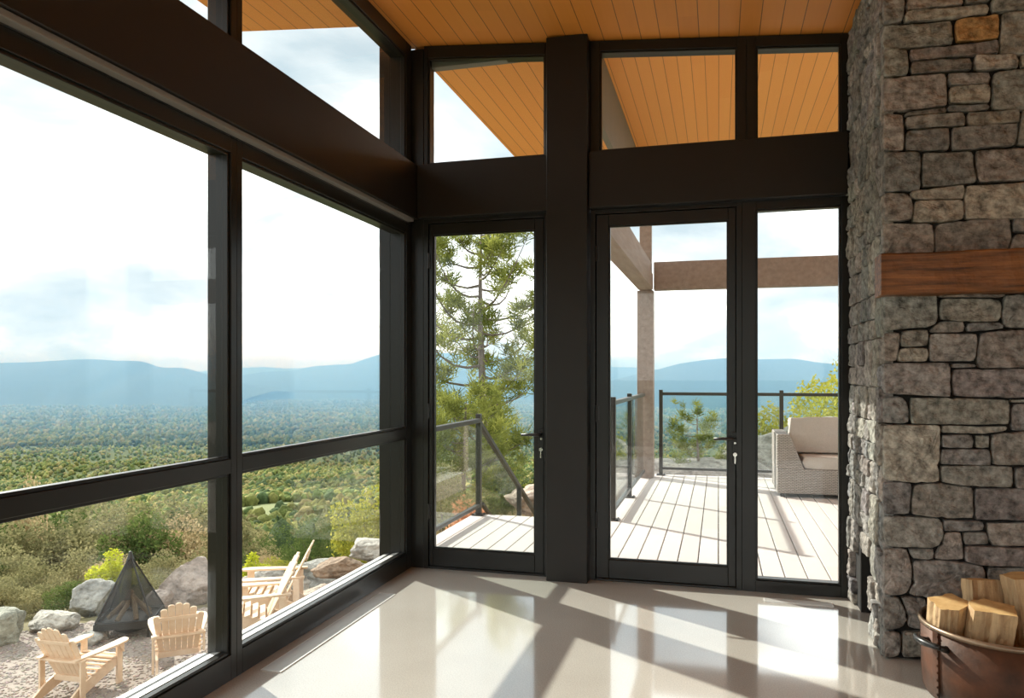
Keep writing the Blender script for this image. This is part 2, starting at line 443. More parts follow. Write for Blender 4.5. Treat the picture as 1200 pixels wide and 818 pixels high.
def make_ground():
    az = np.concatenate([np.linspace(-75, 40, 330), np.linspace(42, 283, 60)])
    rr = np.concatenate([[0.0], np.linspace(2, 30, 70), np.geomspace(31, 40000, 110)])
    A, RR = np.meshgrid(np.radians(az), rr)
    X = RR * np.sin(A); Y = RR * np.cos(A)
    Z = th(X, Y)
    n = len(az)
    P = np.stack([X.ravel(), Y.ravel(), Z.ravel()], 1)
    P[:, 2] += 0.10 * vnoise(P * [1, 1, 0], 3, 0.9, 3) * sstep(12.5, 15, np.hypot(P[:, 0], P[:, 1]))
    i, j = np.meshgrid(np.arange(len(rr) - 1), np.arange(n), indexing='ij')
    j2 = (j + 1) % n
    Fq = np.stack([(i * n + j).ravel(), (i * n + j2).ravel(), ((i + 1) * n + j2).ravel(), ((i + 1) * n + j).ravel()], 1)
    r = np.hypot(P[:, 0], P[:, 1])
    nz = vnoise(P * [1, 1, 0], 8, 0.35, 3)[:, None]
    tint = np.where(r[:, None] < 40, np.array([0.20, 0.165, 0.09]) + nz * [0.05, 0.035, 0.02], np.array([0.075, 0.095, 0.032]) + 0 * nz)
    tint[in_field(P[:, 0], P[:, 1])] = (0.20, 0.215, 0.10)
    o = np_mesh('ground', P, Fq[:, ::-1], M['canopy_ground'], tint=np.clip(tint, 0.01, 1), smooth=True)
    tag(o, 'grassy hillside falling away below the house to the valley floor', 'ground', kind='structure')
M['canopy_ground'] = tinted('hillside_soil_and_grass', 0.95, 0.9, 0.35, 0.5, 0.08, 4.0, 0.1)
make_ground()

def make_haze():
    c = FWD * 13000
    mb = MB(); d0, d1, w = 2500.0, 19000.0, 22000.0
    pts = []
    for z in (-420.0, 330.0):
        for d, s in ((d0, -w), (d0, w), (d1, w), (d1, -w)):
            p = FWD * d + RGT * s; pts.append((p[0], p[1], z))
    mb.add(pts, [(0, 3, 2, 1), (4, 5, 6, 7), (0, 1, 5, 4), (1, 2, 6, 5), (2, 3, 7, 6), (3, 0, 4, 7)])
    m = bpy.data.materials.new('valley_haze'); m.use_nodes = True
    nt = m.node_tree; nt.nodes.clear()
    out = nt.nodes.new('ShaderNodeOutputMaterial'); v = nt.nodes.new('ShaderNodeVolumeScatter')
    v.inputs['Color'].default_value = (0.28, 0.60, 1.0, 1); v.inputs['Density'].default_value = HAZE
    v.inputs['Anisotropy'].default_value = -0.40
    ab = nt.nodes.new('ShaderNodeVolumeAbsorption'); ab.inputs['Color'].default_value = (0.50, 0.72, 1.0, 1); ab.inputs['Density'].default_value = HAZE * 0.35
    sm = nt.nodes.new('ShaderNodeAddShader'); nt.links.new(v.outputs[0], sm.inputs[0]); nt.links.new(ab.outputs[0], sm.inputs[1])
    nt.links.new(sm.outputs[0], out.inputs['Volume'])
    o = mb.build('haze', m)
    tag(o, 'pale blue haze lying over the valley and the mountains', 'haze', kind='stuff')
HAZE = 2.3e-4
make_haze()

def make_mountain(name, label, pts, depth, half, seed, tint=(0.030, 0.045, 0.024)):
    """skyline given as (sideways ratio, height above the eye / depth); a real ridge with slopes on both sides"""
    ks = np.array([p[0] for p in pts]); hs = np.array([p[1] for p in pts])
    nk, nd = 260, 40
    kk = np.linspace(ks[0], ks[-1], nk); tt = np.linspace(-1, 1, nd)
    # smooth interpolation of the skyline
    hh = np.interp(kk, ks, hs); ker = np.hanning(9); ker /= ker.sum()
    hp = np.convolve(np.pad(hh, 4, mode='edge'), ker, 'valid')
    Kk, Tt = np.meshgrid(kk, tt)
    D = depth + Tt * half
    crest = hp[None, :] * depth + EYE
    base = -330.0
    prof = (1 - np.abs(Tt) ** 1.25)
    S = Kk * depth
    P = np.stack([S.ravel(), D.ravel(), np.zeros(S.size)], 1)
    nz = vnoise(P, seed, 1 / 900.0, 4).reshape(S.shape)
    Z = base + (crest - base) * prof + nz * 55 * (1 - prof) * (prof > 0.02) * 1.6
    X = S * RGT[0] + D * FWD[0]; Y = S * RGT[1] + D * FWD[1]
    i, j = np.meshgrid(np.arange(nd - 1), np.arange(nk - 1), indexing='ij')
    Fq = np.stack([(i * nk + j).ravel(), (i * nk + j + 1).ravel(), ((i + 1) * nk + j + 1).ravel(), ((i + 1) * nk + j).ravel()], 1)
    tn = np.array(tint)[None] * (1 + 0.3 * vnoise(P, seed + 1, 1 / 500.0, 3)[:, None])
    o = np_mesh(name, np.stack([X.ravel(), Y.ravel(), Z.ravel()], 1), Fq, M['canopy'], tint=np.clip(tn, 0.005, 1), smooth=True)
    tag(o, label, 'mountain', group='mountains across the valley', kind='structure')

make_mountain('mountain', 'long double-humped blue ridge behind the left window bay',
    [(-1.1, -0.006), (-0.85, 0.012), (-0.70, 0.0135), (-0.671, 0.0157), (-0.627, 0.0168), (-0.571, 0.0202), (-0.546, 0.0208), (-0.517, 0.0185), (-0.505, 0.0188), (-0.486, 0.0180), (-0.468, 0.0110), (-0.454, 0.0090),
     (-0.442, 0.0098), (-0.430, 0.0090), (-0.412, 0.0035), (-0.390, -0.002), (-0.360, -0.010), (-0.31, -0.022)], 9000, 1900, 21)
make_mountain('mountain', 'faint farthest ridge low on the horizon between the nearer mountains',
    [(-0.55, -0.012), (-0.50, -0.005), (-0.462, 0.0005), (-0.43, 0.0012), (-0.40, 0.0055), (-0.37, 0.0065), (-0.352, 0.0092), (-0.325, 0.0104), (-0.30, 0.0085), (-0.27, 0.0090), (-0.2, 0.008), (-0.1, 0.006), (0.0, 0.004)], 16000, 2500, 22)
make_mountain('mountain', 'blue mountain rising behind the corner post and the tall pine',
    [(-0.42, -0.016), (-0.36, -0.002), (-0.325, 0.004), (-0.285, 0.0055), (-0.262, 0.0112), (-0.23, 0.0135), (-0.21, 0.0140), (-0.19, 0.0215), (-0.172, 0.0275), (-0.14, 0.032), (-0.10, 0.030), (-0.05, 0.0255), (0.0, 0.0228), (0.03, 0.0215), (0.08, 0.016), (0.128, 0.0104), (0.163, 0.0098), (0.20, 0.006), (0.26, -0.004), (0.33, -0.02)], 11500, 2300, 23)
make_mountain('mountain', 'broad blue mountain seen beyond the deck through the right door',
    [(0.06, -0.03), (0.13, -0.008), (0.176, 0.0045), (0.19, 0.0066), (0.22, 0.0150), (0.258, 0.0205), (0.282, 0.0224), (0.30, 0.0222), (0.322, 0.0205), (0.368, 0.0215), (0.395, 0.0170), (0.44, 0.012), (0.5, 0.004), (0.58, -0.006), (0.7, -0.02)], 8200, 1700, 24)

def make_forest():
    V1, F1 = ico(1); V2, F2 = ico(2); V3, F3 = ico(3)
    allv, allf, allt = [], [], []
    off = 0
    cols = np.array([[0.090, 0.140, 0.040], [0.13, 0.175, 0.046], [0.19, 0.21, 0.056], [0.070, 0.115, 0.042], [0.25, 0.235, 0.08], [0.16, 0.19, 0.05]])
    bands = [(42, 120, 700, V3, F3, (1.4, 3.0)), (120, 420, 4600, V3, F3, (1.8, 4.2)), (420, 1200, 9000, V2, F2, (2.6, 5.2)), (1200, 3200, 16000, V1, F1, (3.6, 7.5)), (3200, 9000, 20000, V1, F1, (6, 13))]
    for (a, b_, n, V, Fc, (s0, s1)) in bands:
        d = np.sqrt(rng.uniform(a * a, b_ * b_, n) if b_ < 1300 else np.exp(rng.uniform(2 * np.log(a), 2 * np.log(b_), n)))
        k = rng.uniform(-0.75, 0.47, n)
        X = FWD[0] * d + RGT[0] * k * d; Y = FWD[1] * d + RGT[1] * k * d
        keep = ~in_field(X, Y, 1.08)
        X, Y, d = X[keep], Y[keep], d[keep]
        Z = th(X, Y); s = rng.uniform(s0, s1, len(X))
        c = np.array([1.0, 0.90, 1.0]) * cols[rng.integers(0, len(cols), len(X))] * rng.uniform(0.75, 1.25, (len(X), 1))
        # groves: patches of one tone
        g = vnoise(np.stack([X, Y, 0 * X], 1), 77, 1 / (0.12 * b_), 2)
        c = c * (1 + 0.35 * g[:, None])
        st = rng.uniform(0.85, 1.5, len(X))
        base = V[None] * np.stack([s, s, s * st], 1)[:, None, :]
        jit = 1 + 0.22 * np.sin(V[None] @ np.array([5.1, 3.3, 4.2]) * 1.7 + rng.uniform(0, 6, (len(X), 1)))[..., None] + rng.normal(0, 0.13 if len(V) > 100 else 0.08, (len(X), len(V), 1))
        P = base * jit + np.stack([X, Y, Z + s * 0.75], 1)[:, None, :]
        allv.append(P.reshape(-1, 3)); allt.append(np.repeat(c, len(V), 0))
        allf.append((Fc[None] + (np.arange(len(X)) * len(V))[:, None, None]).reshape(-1, 3) + off); off += P.shape[0] * len(V)
    o = np_mesh('forest', np.concatenate(allv), np.concatenate(allf), M['canopy'], tint=np.clip(np.concatenate(allt), 0.01, 1), smooth=True)
    tag(o, 'mixed green forest covering the valley below the house', 'forest', kind='stuff')
make_forest()

# ------------------------------------------------------------------ the room shell
XL, YB = -2.2, 5.27                 # inner faces of the left and back window walls
XR, YR = 5.0, -4.0
def zc(x): return 3.87 - 0.083 * (x + 2.2)

def structure(name, mb, mat, label, cat, bevel=0.0, parent=None):
    o = mb.build(name, mat, parent, bevel=bevel)
    return tag(o, label, cat, kind='structure')

structure('floor', MB().box(XL - 0.14, XR, YR, YB + 0.14, -0.3, 0.0), M['floor'], 'polished beige concrete floor reflecting the windows', 'floor')
mb = MB()
mb.prism([(XL - 0.05, zc(XL - 0.05)), (XR + 0.1, zc(XR + 0.1)), (XR + 0.1, zc(XR) + 0.35), (XL - 0.05, zc(XL) + 0.35)], lambda a, b, d: (a, d, b), YR - 0.1, YB + 0.06)
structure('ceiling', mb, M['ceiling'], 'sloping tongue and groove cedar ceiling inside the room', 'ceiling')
structure('wall_right', MB().box(XR, XR + 0.15, YR - 0.1, YB + 0.14, -0.3, 3.9), M['drywall'], 'plain plastered wall closing the room on the right', 'wall')
mb = MB()
mb.box(XL - 0.14, XR + 0.1, YR - 0.15, YR, 3.05, 3.95); mb.box(XL - 0.14, XR + 0.1, YR - 0.15, YR, -0.3, 0.06)
for xa, xb in ((XL - 0.14, -1.95), (0.25, 0.45), (2.55, 2.75), (4.8, XR + 0.1)): mb.box(xa, xb, YR - 0.15, YR, 0.06, 3.05)  # piers between the openings added to let daylight in
structure('wall_rear', mb, M['drywall'], 'plastered rear wall with three tall window openings added for daylight, behind the viewer', 'wall')
structure('wall_back', MB().box(0.835, XR, YB + 0.0, YB + 0.14, -0.3, 4.6), M['drywall'], 'solid back wall hidden behind the stone chimney', 'wall')
structure('wall_foundation', MB().box(XL - 0.10, XR, YR, YB + 0.10, -3.2, -0.3), M['drywall'], 'foundation wall under the floor slab', 'wall')

# beams and the column
structure('trim_1', MB().box(XL + 0.001, -2.135, YR, YB - 0.005, 2.575, 2.968), M['steel'], 'long dark brown steel beam across the left window wall', 'beam', 0.004)
structure('trim_2', MB().box(-2.13, -1.157, 5.205, YB + 0.05, 2.577, 2.966), M['steel'], 'short dark steel beam above the left glass door', 'beam', 0.004)
structure('trim_3', MB().box(-0.862, 0.79, 5.205, YB + 0.05, 2.577, 2.966), M['steel'], 'dark steel beam above the right glass door', 'beam', 0.004)
structure('trim_4', MB().box(-1.153, -0.866, 5.165, YB + 0.06, 0.0, zc(-1.0) - 0.005), M['steel'], 'dark brown steel column standing between the two glass doors', 'column', 0.005)
# slim angle under the beams, floor-bounce light painted in by its paler colour
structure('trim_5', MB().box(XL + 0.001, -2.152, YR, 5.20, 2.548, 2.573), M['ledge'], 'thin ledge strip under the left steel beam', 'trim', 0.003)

FX0, FX1, GX = XL - 0.13, XL, XL - 0.05          # left wall frames: outside, inside, glass line
def left_window(n, y0, y1, z0, z1, sill, head, transom, label, jl=0.0435, jr=0.0435, slope=False):
    w = empty('window_%d' % n, (XL - 0.06, (y0 + y1) / 2, z0))
    tag(w, label, 'window', kind='structure')
    mb = MB()
    mb.box(FX0, FX1, y0 + 0.0005, y0 + jl, z0, z1); mb.box(FX0, FX1, y1 - jr, y1 - 0.0005, z0, z1)
    mb.box(FX0, FX1, y0 + jl, y1 - jr, z0, z0 + sill); mb.box(FX0, FX1, y0 + jl, y1 - jr, z1 - head, z1)
    # slim inner glazing stops
    st = 0.014
    rows = [(z0 + sill, z1 - head)] if not transom else [(z0 + sill, transom[0]), (transom[1], z1 - head)]
    for a, b in rows:
        mb.box(GX + 0.008, FX1 - 0.010, y0 + jl, y0 + jl + st, a, b); mb.box(GX + 0.008, FX1 - 0.010, y1 - jr - st, y1 - jr, a, b)
        mb.box(GX + 0.008, FX1 - 0.010, y0 + jl + st, y1 - jr - st, a, a + st); mb.box(GX + 0.008, FX1 - 0.010, y0 + jl + st, y1 - jr - st, b - st, b)
    mb.build('window_frame', M['bronze'], w, bevel=0.002, seg=1)
    if transom:
        MB().box(FX0, FX1, y0 + jl, y1 - jr, transom[0], transom[1]).build('transom', M['bronze'], w, bevel=0.002, seg=1)
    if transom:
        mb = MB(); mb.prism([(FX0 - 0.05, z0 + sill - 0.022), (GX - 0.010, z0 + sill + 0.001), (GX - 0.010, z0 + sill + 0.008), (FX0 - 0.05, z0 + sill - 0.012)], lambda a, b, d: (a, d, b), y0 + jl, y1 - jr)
        tag(mb.build('sill', M['vent'], w), 'outer sill with sun glint painted in as a pale colour')  # pale colour paints in the sun's glint on dark metal
    for a, b in rows:
        MB().box(GX - 0.008, GX + 0.0075, y0 + jl - 0.004, y1 - jr + 0.004, a - 0.004, b + 0.004).build('pane', M['glass'], w)
MY = [5.27, 3.145, 1.05, -1.05, -3.15, YR]
nm = ['tall left window bay beside the room corner', 'tall left window bay at the near end of the view']
for i in range(5):
    y1, y0 = MY[i], MY[i + 1]
    lab = nm[i] if i < 2 else ['third', 'fourth', 'fifth'][i - 2] + ' tall window bay of the left wall counted from the corner'
    left_window(i + 1, y0, y1, 0.0, 2.544, 0.118, 0.075, (0.968, 1.036), lab, jr=0.09 if i == 0 else 0.0435)
for i in range(5):
    y1, y0 = MY[i], MY[i + 1]
    lab = ['clerestory window above the left beam beside the corner', 'second clerestory window above the left beam from the corner'][i] if i < 2 else ['third', 'fourth', 'fifth'][i - 2] + ' clerestory window of the left wall counted from the corner'
    left_window(i + 6, y0, y1, 2.546, zc(XL) - 0.004, 0.45, 0.105, None, lab, jr=0.09 if i == 0 else 0.0435)

# exterior corner post where the two window walls meet
structure('trim_6', MB().box(-2.42, XL - 0.132, 5.185, 5.41, -0.1, 3.85), M['bronze'], 'dark corner post outside where the window walls meet', 'post', 0.003)
structure('trim_7', MB().box(XL - 0.13, -2.105, YB + 0.002, 5.40, 0.0, 3.84), M['bronze'], 'dark jamb strip in the room corner beside the left door', 'trim', 0.003)

# back wall frames: inside face YB, outside YB+.13, glass in between
BY0, BY1, BG = YB, YB + 0.13, YB + 0.06
def back_window(n, x0, x1, z0, z1, jl, jr, sill, head, label, top=None):
    w = empty('window_%d' % n, ((x0 + x1) / 2, YB + 0.06, z0)); tag(w, label, 'window', kind='structure')
    za, zb = (z1, z1) if top is None else top
    mb = MB(); P = lambda a, b, d: (a, d, b)
    mb.prism([(x0, z0), (x0 + jl, z0), (x0 + jl, za + (zb - za) * jl / (x1 - x0)), (x0, za)], P, BY0, BY1)
    mb.prism([(x1 - jr, z0), (x1, z0), (x1, zb), (x1 - jr, zb - (zb - za) * jr / (x1 - x0))], P, BY0, BY1)
    mb.box(x0 + jl, x1 - jr, BY0, BY1, z0, z0 + sill)
    a2 = za + (zb - za) * jl / (x1 - x0); b2 = zb - (zb - za) * jr / (x1 - x0)
    mb.prism([(x0 + jl, a2 - head), (x1 - jr, b2 - head), (x1 - jr, b2), (x0 + jl, a2)], P, BY0, BY1)
    s = 0.012
    mb.prism([(x0 + jl, a2 - head - s), (x1 - jr, b2 - head - s), (x1 - jr, b2 - head), (x0 + jl, a2 - head)], P, BY0 + 0.012, BG - 0.008)
    mb.box(x0 + jl, x0 + jl + s, BY0 + 0.012, BG - 0.008, z0 + sill, a2 - head - s); mb.box(x1 - jr - s, x1 - jr, BY0 + 0.012, BG - 0.008, z0 + sill, b2 - head - s)
    mb.box(x0 + jl + s, x1 - jr - s, BY0 + 0.012, BG - 0.008, z0 + sill, z0 + sill + s)
    mb.build('window_frame', M['bronze'], w, bevel=0.002, seg=1)
    g = MB(); g.prism([(x0 + jl - 0.004, z0 + sill - 0.004), (x1 - jr + 0.004, z0 + sill - 0.004), (x1 - jr + 0.004, b2 - head + 0.004), (x0 + jl - 0.004, a2 - head + 0.004)], P, BG - 0.007, BG + 0.007)
    g.build('pane', M['glass'], w)
t = lambda a, b: (zc(a) - 0.006, zc(b) - 0.006)
back_window(11, -2.10, -1.156, 2.97, 0, 0.03, 0.03, 0.012, 0.085, 'clerestory window left of the steel column', top=t(-2.10, -1.156))
back_window(12, -0.863, 0.178, 2.97, 0, 0.068, 0.06, 0.012, 0.07, 'wide clerestory window above the right glass door', top=t(-0.863, 0.178))
back_window(13, 0.179, 0.834, 2.97, 0, 0.06, 0.075, 0.012, 0.07, 'narrow clerestory window beside the stone chimney', top=t(0.179, 0.834))
back_window(14, 0.1503, 0.834, 0.0, 2.574, 0.088, 0.075, 0.075, 0.055, 'tall fixed glass panel between the right door and the stone chimney')
structure('trim_8', MB().box(-2.10, 0.834, YB + 0.052, BY1 + 0.02, 2.60, 2.966), M['bronze'], 'outer cladding strip behind the back beams', 'trim')

for n, (xa, xb, lab) in enumerate(((-1.95, 0.25, 'added rear window nearest the left wall, for daylight from behind the viewer'), (0.45, 2.55, 'added middle rear window, for daylight from behind the viewer'), (2.75, 4.8, 'added rear window nearest the right wall, for daylight from behind the viewer'))):  # unseen windows, added so daylight reaches the chimney front
    w_ = empty('window_%d' % (15 + n), ((xa + xb) / 2, YR - 0.07, 0.06)); tag(w_, lab, 'window', kind='structure')
    mb = MB(); f_ = 0.07; ya, yb = YR - 0.13, YR - 0.02
    mb.box(xa, xa + f_, ya, yb, 0.06, 3.05); mb.box(xb - f_, xb, ya, yb, 0.06, 3.05); mb.box(xa + f_, xb - f_, ya, yb, 0.06, 0.06 + f_); mb.box(xa + f_, xb - f_, ya, yb, 3.05 - f_, 3.05)
    mb.build('window_frame', M['bronze'], w_)
    MB().box(xa + f_ - 0.004, xb - f_ + 0.004, YR - 0.08, YR - 0.066, 0.06 + f_ - 0.004, 3.05 - f_ + 0.004).build('pane', M['glass'], w_)

def glass_door(n, x0, x1, gl, gr, hinge_x, handle_x, label):
    d = empty('door_%d' % n, ((x0 + x1) / 2, YB + 0.06, 0.0)); tag(d, label, 'door', kind='structure')
    # outer casing
    mb = MB(); c = 0.036
    mb.box(x0, x0 + c, BY0, BY1, 0, 2.574); mb.box(x1 - c, x1, BY0, BY1, 0, 2.574); mb.box(x0 + c, x1 - c, BY0, BY1, 2.545, 2.574); mb.box(x0 + c, x1 - c, BY0 + 0.004, BY1, 0, 0.016)
    for xa, xb in ((x0 + c, x0 + c + 0.016), (x1 - c - 0.016, x1 - c)): mb.box(xa, xb, BY0 + 0.0775, BY1, 0.016, 2.545)
    mb.box(x0 + c + 0.016, x1 - c - 0.016, BY0 + 0.0775, BY1, 2.53, 2.545); mb.box(x0 + c + 0.016, x1 - c - 0.016, BY0 + 0.0775, BY1, 0.016, 0.03)
    mb.build('casing', M['bronze'], d, bevel=0.002, seg=1)
    a, b = x0 + c + 0.004, x1 - c - 0.004
    mb = MB(); y0, y1 = BY0 + 0.012, BY0 + 0.075; z0, z1 = 0.018, 2.541; zg0, zg1 = 0.148, 2.462
    mb.box(a, gl, y0, y1, z0, z1); mb.box(gr, b, y0, y1, z0, z1); mb.box(gl, gr, y0, y1, z0, zg0); mb.box(gl, gr, y0, y1, zg1, z1)
    lf = mb.build('door_leaf', M['bronze'], d, bevel=0.003, seg=1)
    mb = MB(); s = 0.010
    mb.box(gl, gl + s, y0 + 0.012, y0 + 0.03, zg0, zg1); mb.box(gr - s, gr, y0 + 0.012, y0 + 0.03, zg0, zg1)
    mb.box(gl + s, gr - s, y0 + 0.012, y0 + 0.03, zg0, zg0 + s); mb.box(gl + s, gr - s, y0 + 0.012, y0 + 0.03, zg1 - s, zg1)
    mb.build('glazing_bead', M['bronze'], lf)
    MB().box(gl - 0.004, gr + 0.004, y0 + 0.031, y0 + 0.044, zg0 - 0.004, zg1 + 0.004).build('pane', M['glass'], lf)
    # lever handle on a backplate, cylinder below
    hz = 1.005
    mb = MB(); mb.box(handle_x - 0.019, handle_x + 0.019, y0 - 0.009, y0 + 0.001, hz - 0.17, hz + 0.045)
    bp = mb.build('handle_plate', M['bronze'], lf, bevel=0.004)
    mb = MB(); mb.tube([(handle_x, y0 - 0.008, hz), (handle_x, y0 - 0.055, hz)], 0.011, 12)
    mb.tube([(handle_x + 0.008, y0 - 0.055, hz), (handle_x - 0.02, y0 - 0.058, hz), (handle_x - 0.075, y0 - 0.056, hz + 0.001), (handle_x - 0.135, y0 - 0.050, hz - 0.002)], [0.011, 0.0115, 0.0105, 0.009], 12)
    mb.build('handle', M['black'], lf, smooth=True)
    mb = MB(); mb.tube([(handle_x, y0 - 0.009, hz - 0.105), (handle_x, y0 - 0.022, hz - 0.105)], 0.0135, 16); mb.box(handle_x - 0.004, handle_x + 0.004, y0 - 0.028, y0 - 0.02, hz - 0.165, hz - 0.118)
    tag(mb.build('lock_cylinder', M['chrome'], lf), 'satin chrome lock cylinder')
    mb = MB(); mb.tube([(handle_x, y0 - 0.009, hz - 0.03), (handle_x, y0 - 0.013, hz - 0.03)], 0.007, 12)
    tag(mb.build('lock_screw', M['chrome'], lf), 'small chrome screw cap')
    for z in (0.42, 1.16, 2.27):
        mb = MB(); mb.tube([(hinge_x, y0 - 0.012, z - 0.055), (hinge_x, y0 - 0.012, z + 0.055)], 0.0095, 12); mb.box(hinge_x - 0.02, hinge_x + 0.02, y0 - 0.004, y0 - 0.0005, z - 0.05, z + 0.05)
        mb.build('hinge', M['black'], lf)
glass_door(1, -2.104, -1.157, -2.035, -1.262, -2.064, -1.213, 'glazed left door with the pine tree behind it')
glass_door(2, -0.862, 0.150, -0.735, 0.062, -0.822, 0.106, 'glazed right door opening on the sunny deck')

# ------------------------------------------------------------------ roof outside
mb = MB()
sec = [(-3.415, zc(-3.415)), (XL - 0.14, zc(XL - 0.14)), (XL - 0.14, zc(XL - 0.14) + 0.3), (-3.415, zc(-3.415) + 0.22)]
mb.prism(sec, lambda a, b, d: (a, d, b), YR - 0.8, 4.93)
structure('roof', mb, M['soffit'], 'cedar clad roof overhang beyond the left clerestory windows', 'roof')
mb = MB()
mb.prism([(-2.205, zc(-2.205)), (-1.112, zc(-1.112)), (-1.112, zc(-1.1) + 0.3), (-2.205, zc(-2.2) + 0.3)], lambda a, b, d: (a, d, b), 5.42, 9.2)
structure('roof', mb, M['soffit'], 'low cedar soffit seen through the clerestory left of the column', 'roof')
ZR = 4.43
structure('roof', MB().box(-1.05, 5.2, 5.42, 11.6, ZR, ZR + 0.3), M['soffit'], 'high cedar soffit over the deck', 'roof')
structure('trim_9', MB().box(-1.11, -1.052, 5.42, 11.6, zc(-1.11) - 0.01, ZR + 0.34), M['fascia'], 'grey fascia board where the low soffit steps up', 'fascia')
structure('trim_10', MB().box(-2.2, XR, 5.34, 5.418, 3.72, ZR + 0.3), M['fascia'], 'grey wall strip above the back clerestory windows', 'wall strip')

# ------------------------------------------------------------------ deck, posts, rails, stairs
DX0, DXM, DX1 = -2.42, -1.06, 5.0
mb = MB(); w = 0.152
k0 = math.floor(DX0 / w)
for k in range(k0, int(DX1 / w)):
    a, b = k * w + 0.0045, (k + 1) * w - 0.0045
    far = 7.47 if b < DXM + 0.07 else 11.12
    mb.box(a, b, 5.43, far, -0.03, 0.0)
structure('deck', mb, M['deck'], 'sun-bleached grey board deck outside the glass doors', 'deck', 0.003)
mb = MB()
for y in np.arange(5.5, 11.0, 0.45):
    mb.box((DX0 if y < 7.4 else DXM) + 0.04, DX1, y, y + 0.045, -0.26, -0.032)
mb.box(DX0, DXM, 7.43, 7.475, -0.28, -0.032); mb.box(DXM, DX1, 11.08, 11.125, -0.28, -0.032); mb.box(DX0, DX0 + 0.04, 5.43, 7.43, -0.28, -0.032); mb.box(DXM, DXM + 0.04, 7.475, 11.08, -0.28, -0.032)
structure('trim_11', mb, M['timber'], 'brown joists under the deck boards', 'joists')

mb = MB(); mb.box(-1.09, -0.87, 10.66, 10.88, 0.0, 2.595); mb.box(-1.06, -0.90, 10.69, 10.85, 2.595, ZR - 0.005)
structure('trim_12', mb, M['timber'], 'square brown timber post at the deck corner', 'post', 0.006)
mb = MB(); mb.box(-0.865, 5.0, 10.68, 10.86, 2.60, 2.985)
structure('trim_13', mb, M['timber'], 'brown timber beam across the far side of the deck', 'beam', 0.006)
mb = MB(); mb.box(-1.07, -0.87, 5.44, 10.655, 2.60, 2.82); mb.box(-1.10, -0.90, 5.44, 10.655, 2.822, 2.985)
structure('trim_14', mb, M['timber'], 'brown timber beam running from the house to the deck post', 'beam', 0.006)

def railing(label, posts, ztop, zpost, glass_z0=0.13, ends=None):
    """posts: list of plan points along a straight line; ends: extra rail ends"""
    r = empty('deck_railing', (posts[0][0], posts[0][1], 0)); tag(r, label, 'railing', group='glass deck railings')
    pts = [Vector((p[0], p[1], 0)) for p in (ends or posts)]
    d = (pts[-1] - pts[0]).normalized(); side = d.cross(Vector((0, 0, 1)))
    for p in posts:
        mb = MB(); mb.box(p[0] - 0.026, p[0] + 0.026, p[1] - 0.026, p[1] + 0.026, 0.0125, zpost)
        po = mb.build('post', M['railmetal'], r, bevel=0.003, seg=1)
        mb = MB(); mb.box(p[0] - 0.06, p[0] + 0.06, p[1] - 0.06, p[1] + 0.06, 0.0, 0.012)
        for i_ in (-1, 1):
            for j_ in (-1, 1): mb.tube([(p[0] + 0.045 * i_, p[1] + 0.045 * j_, 0.012), (p[0] + 0.045 * i_, p[1] + 0.045 * j_, 0.02)], 0.008, 6)
        mb.build('base_plate', M['railmetal'], po)
    a, b = pts[0], pts[-1]
    MB().obox(a + Vector((0, 0, ztop - 0.022)), b + Vector((0, 0, ztop - 0.022)), 0.05, 0.044).build('top_rail', M['railmetal'], r, bevel=0.004, seg=1)
    MB().obox(a + Vector((0, 0, 0.10)), b + Vector((0, 0, 0.10)), 0.04, 0.035).build('bottom_rail', M['railmetal'], r, bevel=0.003, seg=1)
    q = [a] + [Vector((p[0], p[1], 0)) for p in posts] + [b]
    q = sorted(q, key=lambda v: (v - a).dot(d)); 
    for i in range(len(q) - 1):
        L_ = (q[i + 1] - q[i]).length
        if L_ < 0.2: continue
        u, v = q[i] + d * 0.035, q[i + 1] - d * 0.035
        MB().obox(u + Vector((0, 0, (ztop + 0.08) / 2)), v + Vector((0, 0, (ztop + 0.08) / 2)), 0.008, ztop - 0.17).build('glass_panel', M['railglass'], r)
    return r
railing('short glass railing with a square post outside the left door', [(-2.357, 7.41)], 0.985, 1.03, ends=[(-2.357, 5.44), (-2.357, 7.41)])
railing('glass railing along the left edge of the deck towards the timber post', [(-1.0, 7.50), (-1.0, 8.93)], 1.175, 1.21, ends=[(-1.0, 7.50), (-1.0, 10.63)])
railing('glass railing along the far edge of the deck behind the sofa', [(-0.79, 11.03), (0.83, 11.03), (2.45, 11.03), (4.1, 11.03)], 1.18, 1.215)

# the stair going down from the deck, and its sloping handrail
st = empty('deck_stairs', (-1.7, 7.5, -1.5)); tag(st, 'wooden steps going down from the deck outside the left door', 'stairs')
for i in range(7):
    MB().box(-2.28, -1.10, 7.50 + i * 0.28, 7.80 + i * 0.28, -0.21 - i * 0.185, -0.17 - i * 0.185).build('tread', M['deck'], st, bevel=0.004)
for x in (-2.30, -1.10):
    MB().prism([(7.49, -0.05), (9.6, -1.42), (9.6, -1.62), (7.49, -0.36)], lambda a, b, d: (d, a, b), x - 0.02, x + 0.02).build('stringer', M['timber'], st)
hr = empty('stair_handrail', (-2.357, 7.5, 0)); tag(hr, 'dark sloping handrail descending beside the deck steps', 'railing')
mb = MB(); mb.obox((-2.357, 7.44, 0.93), (-2.357, 9.90, -0.42), 0.05, 0.045); mb.build('top_rail', M['railmetal'], hr, bevel=0.004)
MB().box(-2.383, -2.331, 9.02, 9.07, -1.5, 0.06).build('post', M['railmetal'], hr)
MB().obox((-2.357, 7.52, 0.10), (-2.357, 9.0, -0.80), 0.035, 0.03).build('bottom_rail', M['railmetal'], hr)
MB().prism([(7.50, 0.87), (9.01, 0.04), (9.01, -0.77), (7.50, 0.12)], lambda a, b, d: (d, a, b), -2.361, -2.353).build('glass_panel', M['railglass'], hr)

